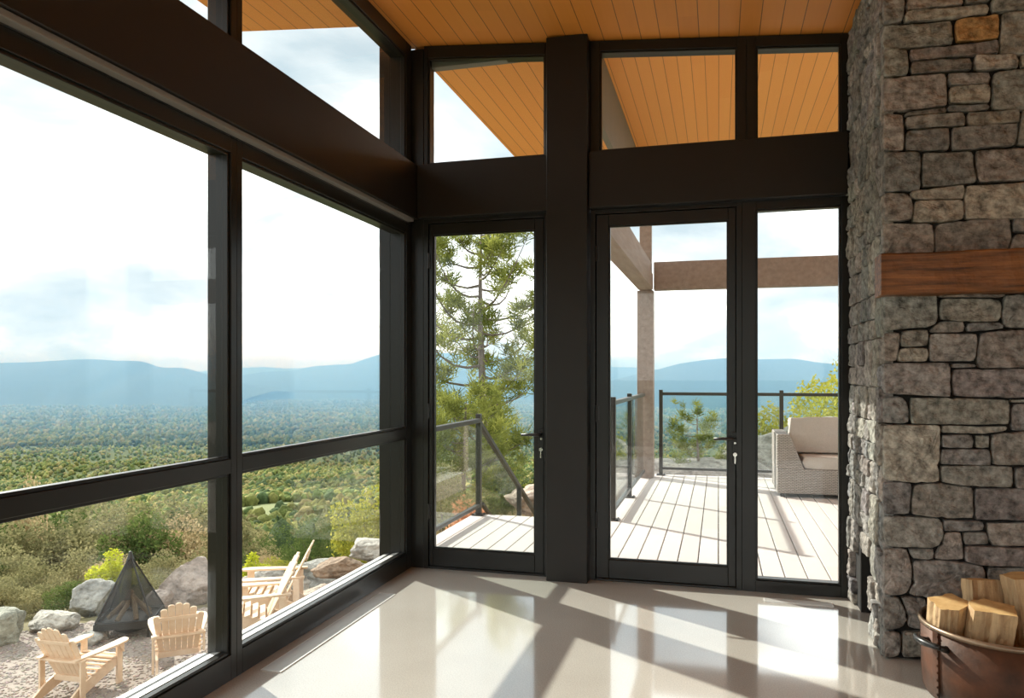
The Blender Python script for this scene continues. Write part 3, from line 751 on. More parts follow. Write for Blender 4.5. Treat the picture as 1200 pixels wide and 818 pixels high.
# ------------------------------------------------------------------ wicker sofa on the deck
so = empty('wicker_sofa', (1.6, 9.85, 0)); tag(so, 'pale woven wicker sofa with beige cushions at the far end of the deck', 'sofa')
X0, X1, Y0, Y1 = 0.66, 2.75, 9.40, 10.28
mb = MB(); mb.box(X0, X1, Y0, Y1, 0.045, 0.335); mb.build('base', M['wicker'], so, bevel=0.015)
mb = MB(); P = lambda a, b, d: (a, d, b)
mb.prism([(X0 - 0.002, 0.33), (X0 + 0.30, 0.33), (X0 + 0.135, 0.735), (X0 - 0.002, 0.735)], P, Y0 - 0.002, Y1)
mb.build('arm', M['wicker'], so, bevel=0.015)
mb = MB(); mb.prism([(X1 + 0.002, 0.33), (X1 - 0.30, 0.33), (X1 - 0.135, 0.735), (X1 + 0.002, 0.735)], P, Y0 - 0.002, Y1)
mb.build('arm', M['wicker'], so, bevel=0.015)
MB().box(X0 + 0.28, X1 - 0.28, Y1 - 0.13, Y1, 0.33, 0.735).build('backrest', M['wicker'], so, bevel=0.015)
for a, b in ((X0 + 0.04, X0 + 0.09), (X1 - 0.09, X1 - 0.04)):
    for c, d_ in ((Y0 + 0.04, Y0 + 0.09), (Y1 - 0.09, Y1 - 0.04)):
        MB().box(a, b, c, d_, 0.0, 0.05).build('leg', M['black'], so)
def cushion(mb, x0, x1, y0, y1, z0, z1, puff=0.03, tilt=0.0, n=14):
    vs_, fs_ = [], []
    v, f = ico(4)
    c = np.array([(x0 + x1) / 2, (y0 + y1) / 2, (z0 + z1) / 2]); h = np.array([(x1 - x0) / 2, (y1 - y0) / 2, (z1 - z0) / 2])
    s = np.sign(v) * np.abs(v) ** 0.28
    s = s / np.maximum(np.abs(s).max(1, keepdims=True), 1e-6) * (0.93 + 0.07 * (1 - np.abs(s).min(1, keepdims=True)))
    p = s * h
    p += 0.006 * vnoise(p, 4, 8.0, 2)[:, None] * s
    if tilt:
        ca, sa = math.cos(tilt), math.sin(tilt); y, z = p[:, 1].copy(), p[:, 2].copy(); p[:, 1] = y * ca - z * sa; p[:, 2] = y * sa + z * ca
    mb.add((p + c).tolist(), f.tolist())
xm = (X0 + X1) / 2
for a, b in ((X0 + 0.275, xm), (xm, X1 - 0.275)):
    mb = MB(); cushion(mb, a, b - 0.004, Y0 + 0.01, Y1 - 0.15, 0.335, 0.475); mb.build('seat_cushion', M['cushion'], so, smooth=True)
for a, b in ((X0 + 0.165, xm + 0.0), (xm, X1 - 0.165)):
    mb = MB(); cushion(mb, a, b - 0.004, Y1 - 0.46, Y1 - 0.22, 0.455, 0.90, tilt=-0.24); mb.build('back_cushion', M['cushion'], so, smooth=True)

# ------------------------------------------------------------------ stone chimney with its mantel
STONES = [[803,3333,901,3318,892,3201,803,3200],[910,3317,1164,3284,1164,3253,910,3256],[1172,3283,1278,3269,1276,3252,1172,3255],[904,3247,1273,3242,1276,3198,898,3200],[1287,3268,1584,3230,1584,3184,1289,3199],[803,3187,1113,3183,1119,3066,803,3071],[1133,3187,1322,3189,1322,3071,1133,3074],[1333,3191,1531,3181,1531,2967,1325,2993],[803,3061,910,3061,915,2932,803,2929],[924,3059,1320,3059,1320,2999,930,3001],[930,2995,1200,2984,1200,2925,927,2931],[1212,2993,1399,2978,1402,2916,1212,2924],[803,2919,1085,2918,1093,2763,803,2755],[1093,2920,1284,2910,1281,2854,1099,2859],[1102,2850,1278,2851,1281,2760,1102,2774],[1295,2899,1412,2912,1584,2900,1584,2698,1292,2725],[1412,2977,1584,2952,1584,2906,1412,2918],[901,2739,1091,2754,1091,2725,904,2726],[1096,2763,1278,2755,1278,2725,1172,2724,1096,2734],[803,2742,892,2737,895,2554,803,2558],[904,2720,1167,2722,1170,2655,907,2659],[1181,2720,1407,2712,1410,2653,1181,2651],[907,2649,1102,2649,1102,2541,904,2553],[1113,2651,1402,2645,1391,2544,1113,2537],[1418,2711,1584,2696,1584,2534,1396,2543],[803,2548,970,2538,970,2350,803,2351],[982,2534,1203,2527,1220,2372,979,2363],[1220,2529,1584,2528,1584,2367,1228,2375],[803,2344,918,2340,942,2290,930,2202,803,2205],[936,2348,1167,2362,1167,2296,944,2306,924,2336],[947,2296,1164,2290,1164,2196,1034,2183,936,2192],[1175,2358,1584,2356,1584,2185,1170,2195],[803,2193,1016,2181,1034,2158,1034,2031,803,2028],[1042,2177,1167,2189,1366,2188,1372,2067,1342,2024,1039,2031],[1377,2187,1584,2179,1584,2112,1377,2122],[1385,2109,1584,2103,1584,2011,1358,2021],[803,1838,1045,1831,1051,1694,1022,1669,803,1650],[1051,1829,1353,1821,1331,1804,1057,1813],[1062,1805,1303,1799,1331,1782,1322,1689,1181,1689,1062,1704],[1342,1813,1369,1821,1584,1815,1584,1651,1347,1658,1331,1695],[803,1641,880,1643,866,1499,803,1492],[886,1649,1008,1654,1008,1574,883,1569],[878,1563,1008,1561,1008,1495,869,1495],[1019,1657,1062,1694,1170,1692,1170,1642,1019,1638],[1181,1682,1325,1683,1339,1655,1242,1644,1178,1642],[1016,1631,1228,1631,1217,1494,1016,1495],[1239,1634,1342,1645,1584,1645,1584,1462,1228,1462,1226,1534],[803,1486,1099,1488,1105,1322,803,1337],[1113,1485,1220,1481,1220,1466,1113,1463],[1116,1455,1584,1454,1584,1320,1314,1318,1119,1326],[803,1320,895,1318,921,1264,918,1190,803,1185],[927,1315,1113,1316,1361,1306,1361,1188,930,1184],[1374,1287,1584,1293,1584,1167,1374,1157],[1369,1309,1584,1311,1584,1299,1369,1294],[803,1175,1059,1180,1062,1062,1051,980,1059,898,976,891,803,901],[1068,1177,1353,1179,1353,1160,1281,1143,1068,1142],[1068,1132,1206,1135,1206,1072,1068,1069],[1217,1132,1276,1133,1278,1071,1217,1070],[1065,1059,1278,1065,1284,990,1062,986],[1287,1137,1369,1151,1584,1158,1584,999,1292,990],[1062,979,1377,983,1377,884,1214,882,1068,897],[1388,980,1584,992,1584,876,1391,878],[803,890,930,889,921,732,803,726],[939,876,1045,893,1206,877,1206,723,1068,720,930,732],[1217,874,1374,877,1584,867,1584,730,1214,717],[803,716,1057,719,1076,672,1068,596,1045,573,825,563,803,593],[1074,710,1251,713,1253,669,1076,657],[1264,704,1584,720,1584,611,1284,596],[1076,650,1153,654,1164,520,1037,512,1051,563,1071,590],[1161,652,1270,658,1278,599,1167,592],[1170,584,1584,603,1584,516,1262,495,1170,511],[918,559,1034,565,1034,515,936,508],[803,552,910,558,930,499,933,403,910,328,803,319],[942,500,1161,508,1253,492,1262,405,1259,342,976,321,918,332,939,388],[1270,487,1584,508,1584,367,1270,343],[803,307,875,313,913,214,913,188,878,150,803,142],[886,317,999,313,999,157,918,163,918,214],[803,136,880,137,878,15,803,4],[889,135,1034,154,1034,27,889,13],[1011,311,1303,333,1303,190,1011,165],[1314,334,1584,355,1584,215,1314,191],[1045,155,1259,174,1259,49,1045,28],[1270,175,1584,202,1584,80,1270,50]]

STONE_GAIN = 1.06
def stone(mb, poly, fn, depth=0.055, lift=0.0, seed=0, joint=-0.0012):
    """one split-face block: ragged outline, rough bulging face; fn(a, b, d) -> 3D with d outward"""
    r = np.random.default_rng(seed)
    p = np.array(poly, float); c = p.mean(0)
    pts = []
    for i in range(len(p)):
        a, b = p[i], p[(i + 1) % len(p)]
        L_ = np.linalg.norm(b - a); m = max(2, int(L_ / 0.022))
        nrm = np.array([(b - a)[1], -(b - a)[0]]) / max(L_, 1e-6)
        w = np.cumsum(r.normal(0, 0.0011, m)); w -= np.linspace(0, w[-1], m)
        for k in range(m):
            q = a + (b - a) * k / m + nrm * w[k]
            if k == 0:                        # knock the corners off a little
                q = q + (c - q) / np.linalg.norm(c - q) * min(0.007, 0.12 * np.linalg.norm(c - q))
            pts.append(q)
    pts = np.array(pts)
    size = np.ptp(pts, axis=0); mn = size.min()
    inw = c - pts; ln = np.linalg.norm(inw, axis=1, keepdims=True)
    pts = pts + inw / ln * joint
    n = len(pts); rings = []
    f1, f2 = r.uniform(0, 6.28, 2); ax, ay = r.normal(0, 0.035, 2)
    ph = r.uniform(0, 6.28, 12); fa = r.uniform(0.7, 1.3, 12)
    def rough(q):
        x, y = q[:, 0], q[:, 1]
        h = 0.0050 * np.sin(x * 24 * fa[0] + ph[0]) * np.sin(y * 33 * fa[1] + ph[1]) + 0.0030 * np.sin(x * 61 * fa[2] + y * 40 * fa[3] + ph[2]) + 0.0024 * np.sin(y * 150 * fa[4] + 1.5 * np.sin(x * 22 + ph[3]) + ph[4])
        return h + 0.0014 * np.sin(x * 170 * fa[5] + ph[5]) * np.sin(y * 230 * fa[6] + ph[6])
    def face(q, edge):
        return lift + rough(q) + ax * (q[:, 0] - c[0]) * 0.6 + ay * (q[:, 1] - c[1]) * 0.8 - edge
    e1 = min(0.006, 0.12 * mn)
    rings.append((pts, np.full(n, -depth)))
    rings.append((pts, face(pts, 0.0) - 0.0085))
    q = pts + inw / ln * e1 * 0.5; rings.append((q, face(q, 0.0022)))
    q = pts + inw / ln * e1 * 1.4; rings.append((q, face(q, 0.0)))
    for s in (0.82, 0.68, 0.54, 0.40, 0.26, 0.12): q = c + (pts - c) * s; rings.append((q, face(q, 0.0)))
    vs_ = [fn(a, b, d) for (q, dd) in rings for (a, b), d in zip(q, dd)]
    vs_.append(fn(c[0], c[1], float(face(c[None], 0.0)[0])))
    fs_ = []
    for i in range(len(rings) - 1):
        for k in range(n): fs_.append((i * n + k, i * n + (k + 1) % n, (i + 1) * n + (k + 1) % n, (i + 1) * n + k))
    z = (len(rings) - 1) * n
    for k in range(n): fs_.append((z + k, z + (k + 1) % n, len(vs_) - 1))
    base = [(0.235, 0.205, 0.168), (0.20, 0.182, 0.155), (0.29, 0.255, 0.205), (0.215, 0.195, 0.165), (0.185, 0.175, 0.155), (0.25, 0.222, 0.18), (0.22, 0.205, 0.17)][r.integers(0, 7)]
    k_ = r.uniform(0.85, 1.2) * STONE_GAIN
    mb.tint = tuple(v * k_ * g_ * r.uniform(0.97, 1.03) for v, g_ in zip(base, (0.98, 1.02, 1.12)))
    if seed == 1006: mb.tint = (0.40, 0.235, 0.10)
    mb.add(vs_, fs_)

FPX, FPY = 0.80, 4.20
ch = empty('stone_chimney', (1.9, 4.7, 0)); tag(ch, 'tall dry-stacked grey stone chimney breast on the right', 'chimney')
core = MB()
core.prism([(FPX + 0.03, 0.40), (3.4, 0.40), (3.4, zc(3.4) - 0.006), (FPX + 0.03, zc(FPX + 0.03) - 0.006)], lambda a, b, d: (a, d, b), FPY + 0.035, YB - 0.01)
core.box(FPX + 0.03, 3.4, FPY + 0.035, 4.60, 0.0, 0.40); core.box(FPX + 0.03, 3.4, 4.98, YB - 0.01, 0.0, 0.40); core.box(1.35, 3.4, 4.60, 4.98, 0.0, 0.40)
core.build('core', M['mortar'], ch)
mb = MB()
front = lambda a, b, d: (a, FPY - d, b)
side = lambda a, b, d: (FPX - d, a, b)
rs = np.random.default_rng(31)
for i, q in enumerate(STONES):
    poly = [(q[k] / 1000, q[k + 1] / 1000) for k in range(0, len(q), 2)]
    stone(mb, poly, front, 0.055, rs.uniform(-0.006, 0.010), 1000 + i)
def rows(fn, a0, a1, z0, z1, seed, hmin, hmax, wmin, wmax, skip=None, top=None):
    r = np.random.default_rng(seed); z = z0; i = 0
    while z < z1 - 0.02:
        h = r.uniform(hmin, hmax)
        if z1 - z - h < hmin * 0.7: h = z1 - z
        a = a0; w_ = 0
        tilt = r.normal(0, 0.006)
        while a < a1 - 0.01:
            w_ = r.uniform(wmin, wmax)
            if a1 - a - w_ < wmin * 0.7: w_ = a1 - a
            cuts = [(z, z + h)]
            if h > 0.13 and r.random() < 0.45: cuts = [(z, z + h * 0.45), (z + h * 0.45, z + h)]
            for (za, zb) in cuts:
                if skip and skip(a, a + w_, za, zb): continue
                if top:
                    zb = min(zb, top(a + w_) - 0.012)
                    if zb - za < 0.03: continue
                g = 0.003; j = lambda: r.normal(0, 0.006)
                stone(mb, [(a + g, za + g + j() * .3), (a + w_ - g, za + g + j() * .3), (a + w_ - g + j(), zb - g + j() * .4), (a + g + j(), zb - g + j() * .4)], fn, 0.05, r.uniform(-0.006, 0.014), seed * 100 + i)
                i += 1
            a += w_
        z += h
stone(mb, [(1.12, 3.29), (1.58, 3.245), (1.58, 3.338), (1.12, 3.338)], front, 0.055, 0.0, 2001)
rows(front, 0.803, 3.40, 3.345, 3.62, 5, 0.08, 0.14, 0.15, 0.4, top=zc)
rows(front, 1.592, 3.40, 0.005, 1.80, 6, 0.07, 0.2, 0.14, 0.42)
rows(front, 1.592, 3.40, 1.80, 3.34, 7, 0.07, 0.2, 0.14, 0.42)
rows(side, FPY + 0.012, YB - 0.012, 0.003, zc(FPX) - 0.02, 8, 0.10, 0.26, 0.07, 0.22,
     skip=lambda a, b, za, zb: (a < 4.965 and b > 4.615 and za < 0.36))
# blocks framing the low niche in the side
for i, pl_ in enumerate([[(4.42, 0.004), (4.60, 0.004), (4.615, 0.16), (4.42, 0.16)], [(4.42, 0.165), (4.61, 0.165), (4.66, 0.33), (4.42, 0.35)], [(4.985, 0.004), (5.09, 0.004), (5.09, 0.19), (4.98, 0.19)], [(4.975, 0.2), (5.09, 0.2), (5.09, 0.36), (4.92, 0.37)]]):
    pass
mb.build('stonework', M['stone'], ch)
# mantel: one thick reclaimed beam let into the stone
mt = MB(); nx = 60
prof = [(4.10, 1.828), (4.10, 2.020), (4.108, 2.028), (4.185, 2.028), (4.26, 2.028), (4.26, 1.822), (4.108, 1.822)]
vs_, fs_ = [], []
rm = np.random.default_rng(9)
for i in range(nx):
    x = 0.772 + (3.1 - 0.772) * (i / (nx - 1)); wob = 0.004 * math.sin(x * 5.3) + 0.0025 * math.sin(x * 17)
    for (y, z) in prof: vs_.append((x, y + (wob + rm.normal(0, 0.0012) if y < 4.2 else 0), z + wob * 0.6 + rm.normal(0, 0.0008)))
n = len(prof)
for i in range(nx - 1):
    for k in range(n): fs_.append((i * n + k, i * n + (k + 1) % n, (i + 1) * n + (k + 1) % n, (i + 1) * n + k))
fs_.append(tuple(range(n - 1, -1, -1))); fs_.append(tuple((nx - 1) * n + k for k in range(n)))
mt.add(vs_, fs_)
tag(mt.build('mantel', M['mantel'], ch, bevel=0.003), 'thick oiled reclaimed wood mantel beam')

# ------------------------------------------------------------------ floor grilles
def vent(x0, x1, y0, y1, label, along_y):
    v = empty('floor_vent', ((x0 + x1) / 2, (y0 + y1) / 2, 0)); tag(v, label, 'floor vent', group='linear floor grilles')
    b = 0.008; h = 0.005
    mb = MB(); mb.box(x0, x1, y0, y0 + b, 0, h); mb.box(x0, x1, y1 - b, y1, 0, h); mb.box(x0, x0 + b, y0 + b, y1 - b, 0, h); mb.box(x1 - b, x1, y0 + b, y1 - b, 0, h)
    mb.build('frame', M['vent'], v)
    MB().box(x0 + b, x1 - b, y0 + b, y1 - b, 0.0002, 0.0012).build('duct', M['black'], v)
    mb = MB()
    if along_y:
        for a in np.arange(x0 + b + 0.003, x1 - b - 0.003, 0.0088): mb.box(a, a + 0.006, y0 + b, y1 - b, 0.0015, 0.0045)
    else:
        for a in np.arange(y0 + b + 0.003, y1 - b - 0.003, 0.0088): mb.box(x0 + b, x1 - b, a, a + 0.006, 0.0015, 0.0045)
    mb.build('grille', M['vent'], v)
vent(-2.136, -2.024, 3.24, 4.585, 'long pale floor grille beside the left windows', True)
vent(0.277, 0.685, 5.045, 5.125, 'short floor grille in front of the fixed glass panel', False)

# ------------------------------------------------------------------ copper bucket and split logs
BX, BYc, BR = 1.211, 3.793, 0.33
bk = empty('firewood_bucket', (BX, BYc, 0)); tag(bk, 'round aged copper bucket full of split firewood by the chimney', 'bucket')
mb = MB()
mb.lathe([(0.0, 0.004), (BR - 0.06, 0.004), (BR - 0.025, 0.012), (BR - 0.012, 0.04), (BR - 0.006, 0.12), (BR - 0.002, 0.325), (BR - 0.006, 0.325), (BR - 0.012, 0.12), (BR - 0.02, 0.045), (BR - 0.05, 0.018), (0.0, 0.016)], 72, (BX, BYc))
mb.build('body', M['copper'], bk, smooth=True)
mb = MB(); mb.lathe([(BR - 0.006, 0.318), (BR + 0.003, 0.316), (BR + 0.008, 0.327), (BR + 0.003, 0.338), (BR - 0.006, 0.338), (BR - 0.010, 0.327), (BR - 0.006, 0.318)], 72, (BX, BYc))
mb.build('rim', M['rim'], bk, smooth=True)
def around(a, r, z): return (BX + r * math.cos(a), BYc + r * math.sin(a), z)
A0 = math.atan2(-0.223, -0.975) + 0.20
# riveted seam
mb = MB()
vs_, fs_ = [], []
for i, z in enumerate((0.03, 0.12, 0.22, 0.318)):
    for k, a in enumerate((A0 - 0.075, A0 - 0.025, A0 + 0.025)): vs_.append(around(a, BR - 0.006 + 0.0065 + (z - 0.03) * 0.012, z))
for i in range(3):
    for k in range(2): fs_.append((i * 3 + k, i * 3 + k + 1, (i + 1) * 3 + k + 1, (i + 1) * 3 + k))
vin = [around(a, BR - 0.006, z) for z in (0.03, 0.12, 0.22, 0.318) for a in (A0 - 0.075, A0 - 0.025, A0 + 0.025)]
mb.add(vs_ + vin, fs_ + [(0, 3, 15, 12), (3, 6, 18, 15), (6, 9, 21, 18), (2, 5, 17, 14), (5, 8, 20, 17), (8, 11, 23, 20)])
for z in np.linspace(0.05, 0.30, 9):
    p = around(A0 + 0.012, BR + 0.003, z); q = around(A0 + 0.012, BR + 0.007, z); mb.tube([p, q], [0.006, 0.004], 8)
mb.build('seam', M['copper'], bk)
# iron handle: two lugs and a grip with worn turned wood
def handle(ac, name):
    mb = MB()
    for s in (-0.17, 0.17):
        mb.tube([around(ac + s, BR - 0.004, 0.26), around(ac + s, BR + 0.01, 0.262), around(ac + s * 0.95, BR + 0.05, 0.275)], [0.016, 0.014, 0.010], 10)
    g = [around(ac + s, BR + 0.05 + 0.012 * (1 - (s / 0.2) ** 2), 0.278) for s in np.linspace(-0.21, 0.21, 9)]
    mb.tube(g, [0.010, 0.013, 0.012, 0.015, 0.015, 0.015, 0.012, 0.013, 0.010], 12)
    tag(mb.build(name, M['black'], bk, smooth=True), 'black iron side handle')
handle(A0 - 0.02, 'handle'); handle(A0 - 0.02 + math.pi, 'handle')

def split_log(label, c, rot, L_, sec, bark_edge, seed):
    """wedge of a trunk: flat split faces, sawn ends, bark on one side. c = centre, rot = (rx, ry, rz)"""
    lg = bpy.data.objects.new('firewood_log', None); scene.collection.objects.link(lg)
    lg.location = c; lg.rotation_euler = rot
    tag(lg, label, 'firewood', group='split logs in the copper bucket')
    r = np.random.default_rng(seed); n = len(sec); m = 12
    vs_, fs_ = [], []
    pol = []
    for i in range(n):
        a, b = np.array(sec[i]), np.array(sec[(i + 1) % n])
        for k in range(7): pol.append((*(a + (b - a) * k / 7), i))
    N_ = len(pol)
    rid = r.normal(0, 0.0028, N_)
    for j in range(m):
        z = -L_ / 2 + L_ * j / (m - 1)
        for k, (a, b, i) in enumerate(pol):
            l = math.hypot(a, b); g = 1 + (rid[k] + r.normal(0, 0.0012)) / l
            vs_.append((a * g + 0.004 * math.sin(j * 0.5 + seed), b * g, z))
    fw, fb = [], []
    for j in range(m - 1):
        for k in range(N_):
            q = (j * N_ + k, j * N_ + (k + 1) % N_, (j + 1) * N_ + (k + 1) % N_, (j + 1) * N_ + k)
            (fb if pol[k][2] == bark_edge else fw).append(q)
    a = MB(); a.v, a.f, a.t = vs_, fw, [a.tint] * len(vs_); a.build('split_wood', M['logwood'], lg, world=False)
    a = MB(); a.v, a.f, a.t = vs_, fb, [a.tint] * len(vs_); a.build('bark', M['bark'], lg, world=False)
    for s, j in ((-1, 0), (1, m - 1)):
        a = MB(); ring = [vs_[j * N_ + k] for k in range(N_)]
        a.add(ring + [(0, 0, ring[0][2] + s * 0.002)], [(k, (k + 1) % N_, N_) for k in range(N_)]); a.build('sawn_end', M['logend'], lg, world=False)
    return lg
split_log('pale split log leaning at the left side of the bucket', (0.985, 3.785, 0.232), (R(10), R(-5), R(20)), 0.40, [(-0.075, -0.05), (-0.01, -0.075), (0.085, -0.03), (0.06, 0.07), (-0.06, 0.06)], 3, 1)
split_log('blocky split log in the middle of the bucket with a flat brown top', (1.118, 3.72, 0.250), (R(6), R(3), R(-8)), 0.37, [(-0.07, -0.075), (0.085, -0.07), (0.095, 0.05), (-0.01, 0.085), (-0.085, 0.03)], 3, 2)
split_log('thin wedge log standing behind the middle log', (1.16, 3.90, 0.285), (R(-8), R(4), R(30)), 0.42, [(-0.08, -0.03), (0.07, -0.05), (0.05, 0.05), (-0.06, 0.045)], 2, 3)
split_log('tallest reddish split log at the right side of the bucket', (1.345, 3.86, 0.29), (R(-4), R(-6), R(12)), 0.50, [(-0.085, -0.07), (0.07, -0.085), (0.09, 0.04), (0.0, 0.09), (-0.08, 0.05)], 3, 4)

# ------------------------------------------------------------------ gravel terrace below the left windows
def place(u, d):
    """plan point seen in column u of the view at depth d"""
    return bearing((u - 600) / 894.0, d)

def make_gravel():
    nx, ny = 70, 70
    X, Y = np.meshgrid(np.linspace(-11.5, -2.9, nx), np.linspace(3.5, 12.6, ny))
    Z = th(X, Y) + 0.02
    i, j = np.meshgrid(np.arange(ny - 1), np.arange(nx - 1), indexing='ij')
    F_ = np.stack([(i * nx + j).ravel(), (i * nx + j + 1).ravel(), ((i + 1) * nx + j + 1).ravel(), ((i + 1) * nx + j).ravel()], 1)
    P = np.stack([X.ravel(), Y.ravel(), Z.ravel()], 1)
    c = np.array([0.27, 0.225, 0.19]) * (1 + 0.15 * vnoise(P, 5, 1.4, 3)[:, None])
    fx, fy = X.ravel()[F_].mean(1), Y.ravel()[F_].mean(1)
    side = lambda a, b: (a * RGT[0] + b * RGT[1]) / (a * FWD[0] + b * FWD[1])
    keep = (np.hypot(fx, fy) < 13.6) & (side(fx, fy) < -0.14)
    o = np_mesh('gravel', P, F_[keep], M['gravel'], tint=np.clip(c, 0.02, 1), smooth=True)
    tag(o, 'pale grey-brown gravel terrace around the fire pit', 'gravel', kind='stuff')
    V, Fc = ico(1)
    n = 30000
    x = rng.uniform(-11, -3.2, n); y = rng.uniform(4.5, 12.4, n); k = (np.hypot(x, y) < 13.6) & (side(x, y) < -0.145); x, y = x[k], y[k]; n = len(x)
    s = rng.uniform(0.010, 0.026, n)
    B = V[None] * (s[:, None] * rng.uniform(0.7, 1.3, (n, 3)) * [1, 1, 0.45])[:, None, :] * (1 + rng.normal(0, 0.1, (n, len(V), 1)))
    B = B + np.stack([x, y, th(x, y) + 0.022], 1)[:, None, :]
    col = np.array([0.30, 0.25, 0.215]) * rng.uniform(0.75, 1.35, (n, 1)) * (1 + rng.normal(0, 0.05, (n, 3)))
    o = np_mesh('pebbles', B.reshape(-1, 3), (Fc[None] + (np.arange(n) * len(V))[:, None, None]).reshape(-1, 3), M['gravel'], tint=np.clip(np.repeat(col, len(V), 0), 0.02, 1))
    tag(o, 'loose pebbles lying over the gravel terrace', 'pebbles', kind='stuff')
make_gravel()

# ------------------------------------------------------------------ boulders
def boulder(label, u, d, size, tint, seed, rz=0.0, sink=0.25, flat=0.75, strata=0.0, group='boulders round the terrace', name='boulder', cat='boulder', xy=None):
    x, y = xy if xy else place(u, d)
    V, Fc = ico(5)
    r = np.random.default_rng(seed)
    p = V.copy().astype(float)
    p *= (1 + 0.16 * vnoise(V, seed, 1.4, 2))[:, None]
    for _ in range(16):                         # planar breaks
        n = r.normal(size=3); n[2] *= flat; n /= np.linalg.norm(n); dd = r.uniform(0.55, 0.90)
        t = p @ n; p -= np.clip(t - dd, 0, None)[:, None] * n * 0.97
    p *= (1 + 0.040 * vnoise(V, seed + 5, 4.0, 3) + 0.020 * vnoise(V, seed + 6, 12.0, 3))[:, None]
    p *= (1 - 0.11 * (1 - np.abs(vnoise(V, seed + 8, 2.6, 2))) ** 7)[:, None]
    p[:, 2] += 0.03 * np.floor(4 * vnoise(V * [1, 1, 0.3], seed + 7, 2.0, 2)) * 0.5
    if strata:
        p[:, :2] *= (1 + strata * np.sin(p[:, 2:3] * 13 + 0.8 * np.sin(V[:, :1] * 3)))
    p = p * np.array(size)
    ca, sa = math.cos(rz), math.sin(rz)
    p = np.stack([p[:, 0] * ca - p[:, 1] * sa, p[:, 0] * sa + p[:, 1] * ca, p[:, 2]], 1)
    c = np.array(tint) * (1 + 0.18 * vnoise(V, seed + 9, 1.8, 3)[:, None])
    o = np_mesh(name, p, Fc, M['rock'], tint=np.clip(c, 0.02, 1), smooth=True)
    o.location = (x, y, gz(x, y) + size[2] * (1 - 2 * sink))
    return tag(o, label, cat, group)
grey, pale, pink, brown = (0.30, 0.29, 0.26), (0.42, 0.39, 0.34), (0.36, 0.30, 0.26), (0.33, 0.24, 0.17)
boulder('large rounded grey-green boulder at the left end of the terrace', -8, 11.0, (0.58, 0.46, 0.36), (0.31, 0.31, 0.25), 41, 0.4, 0.25)
boulder('low pale flat-topped rock behind the nearest terrace chair', 62, 11.6, (0.44, 0.34, 0.22), pale, 42, 0.2, 0.2)
boulder('angular grey boulder just left of the fire pit', 108, 12.6, (0.46, 0.38, 0.36), (0.33, 0.32, 0.29), 43, 0.9, 0.2)
boulder('bulky pinkish boulder right of the fire pit', 226, 13.0, (0.56, 0.46, 0.44), pink, 44, 0.3, 0.12)
boulder('small grey stone between the nearest chair and the fire pit', 104, 10.9, (0.20, 0.16, 0.15), grey, 45, 0.2, 0.25)
boulder('small pale stone beside the fire pit on its left', 117, 11.1, (0.18, 0.15, 0.14), pale, 46, 1.2, 0.25)
boulder('low pinkish stone behind the fire pit on its right', 190, 12.7, (0.30, 0.24, 0.22), pink, 47, 0.5, 0.25)
boulder('long low pale ledge rock behind the side-on chairs', 312, 13.2, (0.85, 0.55, 0.33), pale, 48, 0.4, 0.2, strata=0.03)
boulder('rusty tan ledge rock to the right of the side-on chairs', 372, 12.4, (0.62, 0.5, 0.32), (0.42, 0.32, 0.24), 49, 0.2, 0.25, strata=0.03)
boulder('brown slanting slab rock nearest the house corner', 400, 11.9, (0.46, 0.34, 0.21), brown, 50, 0.65, 0.15, strata=0.02)
boulder('grey layered rock high at the back of the ledge', 392, 13.8, (0.85, 0.55, 0.30), grey, 51, 0.3, 0.05, strata=0.05)
boulder('pale cracked rock at the right end of the ledge', 436, 13.2, (0.62, 0.45, 0.26), pale, 52, 0.1, 0.12, strata=0.04)
boulder('small grey rock at the left end of the ledge', 288, 12.2, (0.34, 0.28, 0.22), grey, 53, 0.1, 0.2)
boulder('pinkish granite outcrop at the foot of the deck steps', 640, 13.2, (0.80, 0.6, 0.36), (0.44, 0.34, 0.27), 54, 0.3, 0.2, group='granite outcrops beyond the deck')
boulder('broad sloping granite outcrop behind the far deck railing', 830, 16.0, (2.6, 1.5, 0.80), (0.27, 0.24, 0.21), 55, 0.25, 0.24, flat=0.9, group='granite outcrops beyond the deck')
boulder('grey granite outcrop below the yellow-green trees', 935, 17.0, (2.2, 1.5, 1.05), (0.27, 0.25, 0.22), 56, 0.1, 0.2, flat=0.9, group='granite outcrops beyond the deck')
boulder('low granite outcrop beside the deck corner post', 745, 14.2, (0.9, 0.8, 0.55), (0.30, 0.26, 0.23), 57, 0.1, 0.2, group='granite outcrops beyond the deck')

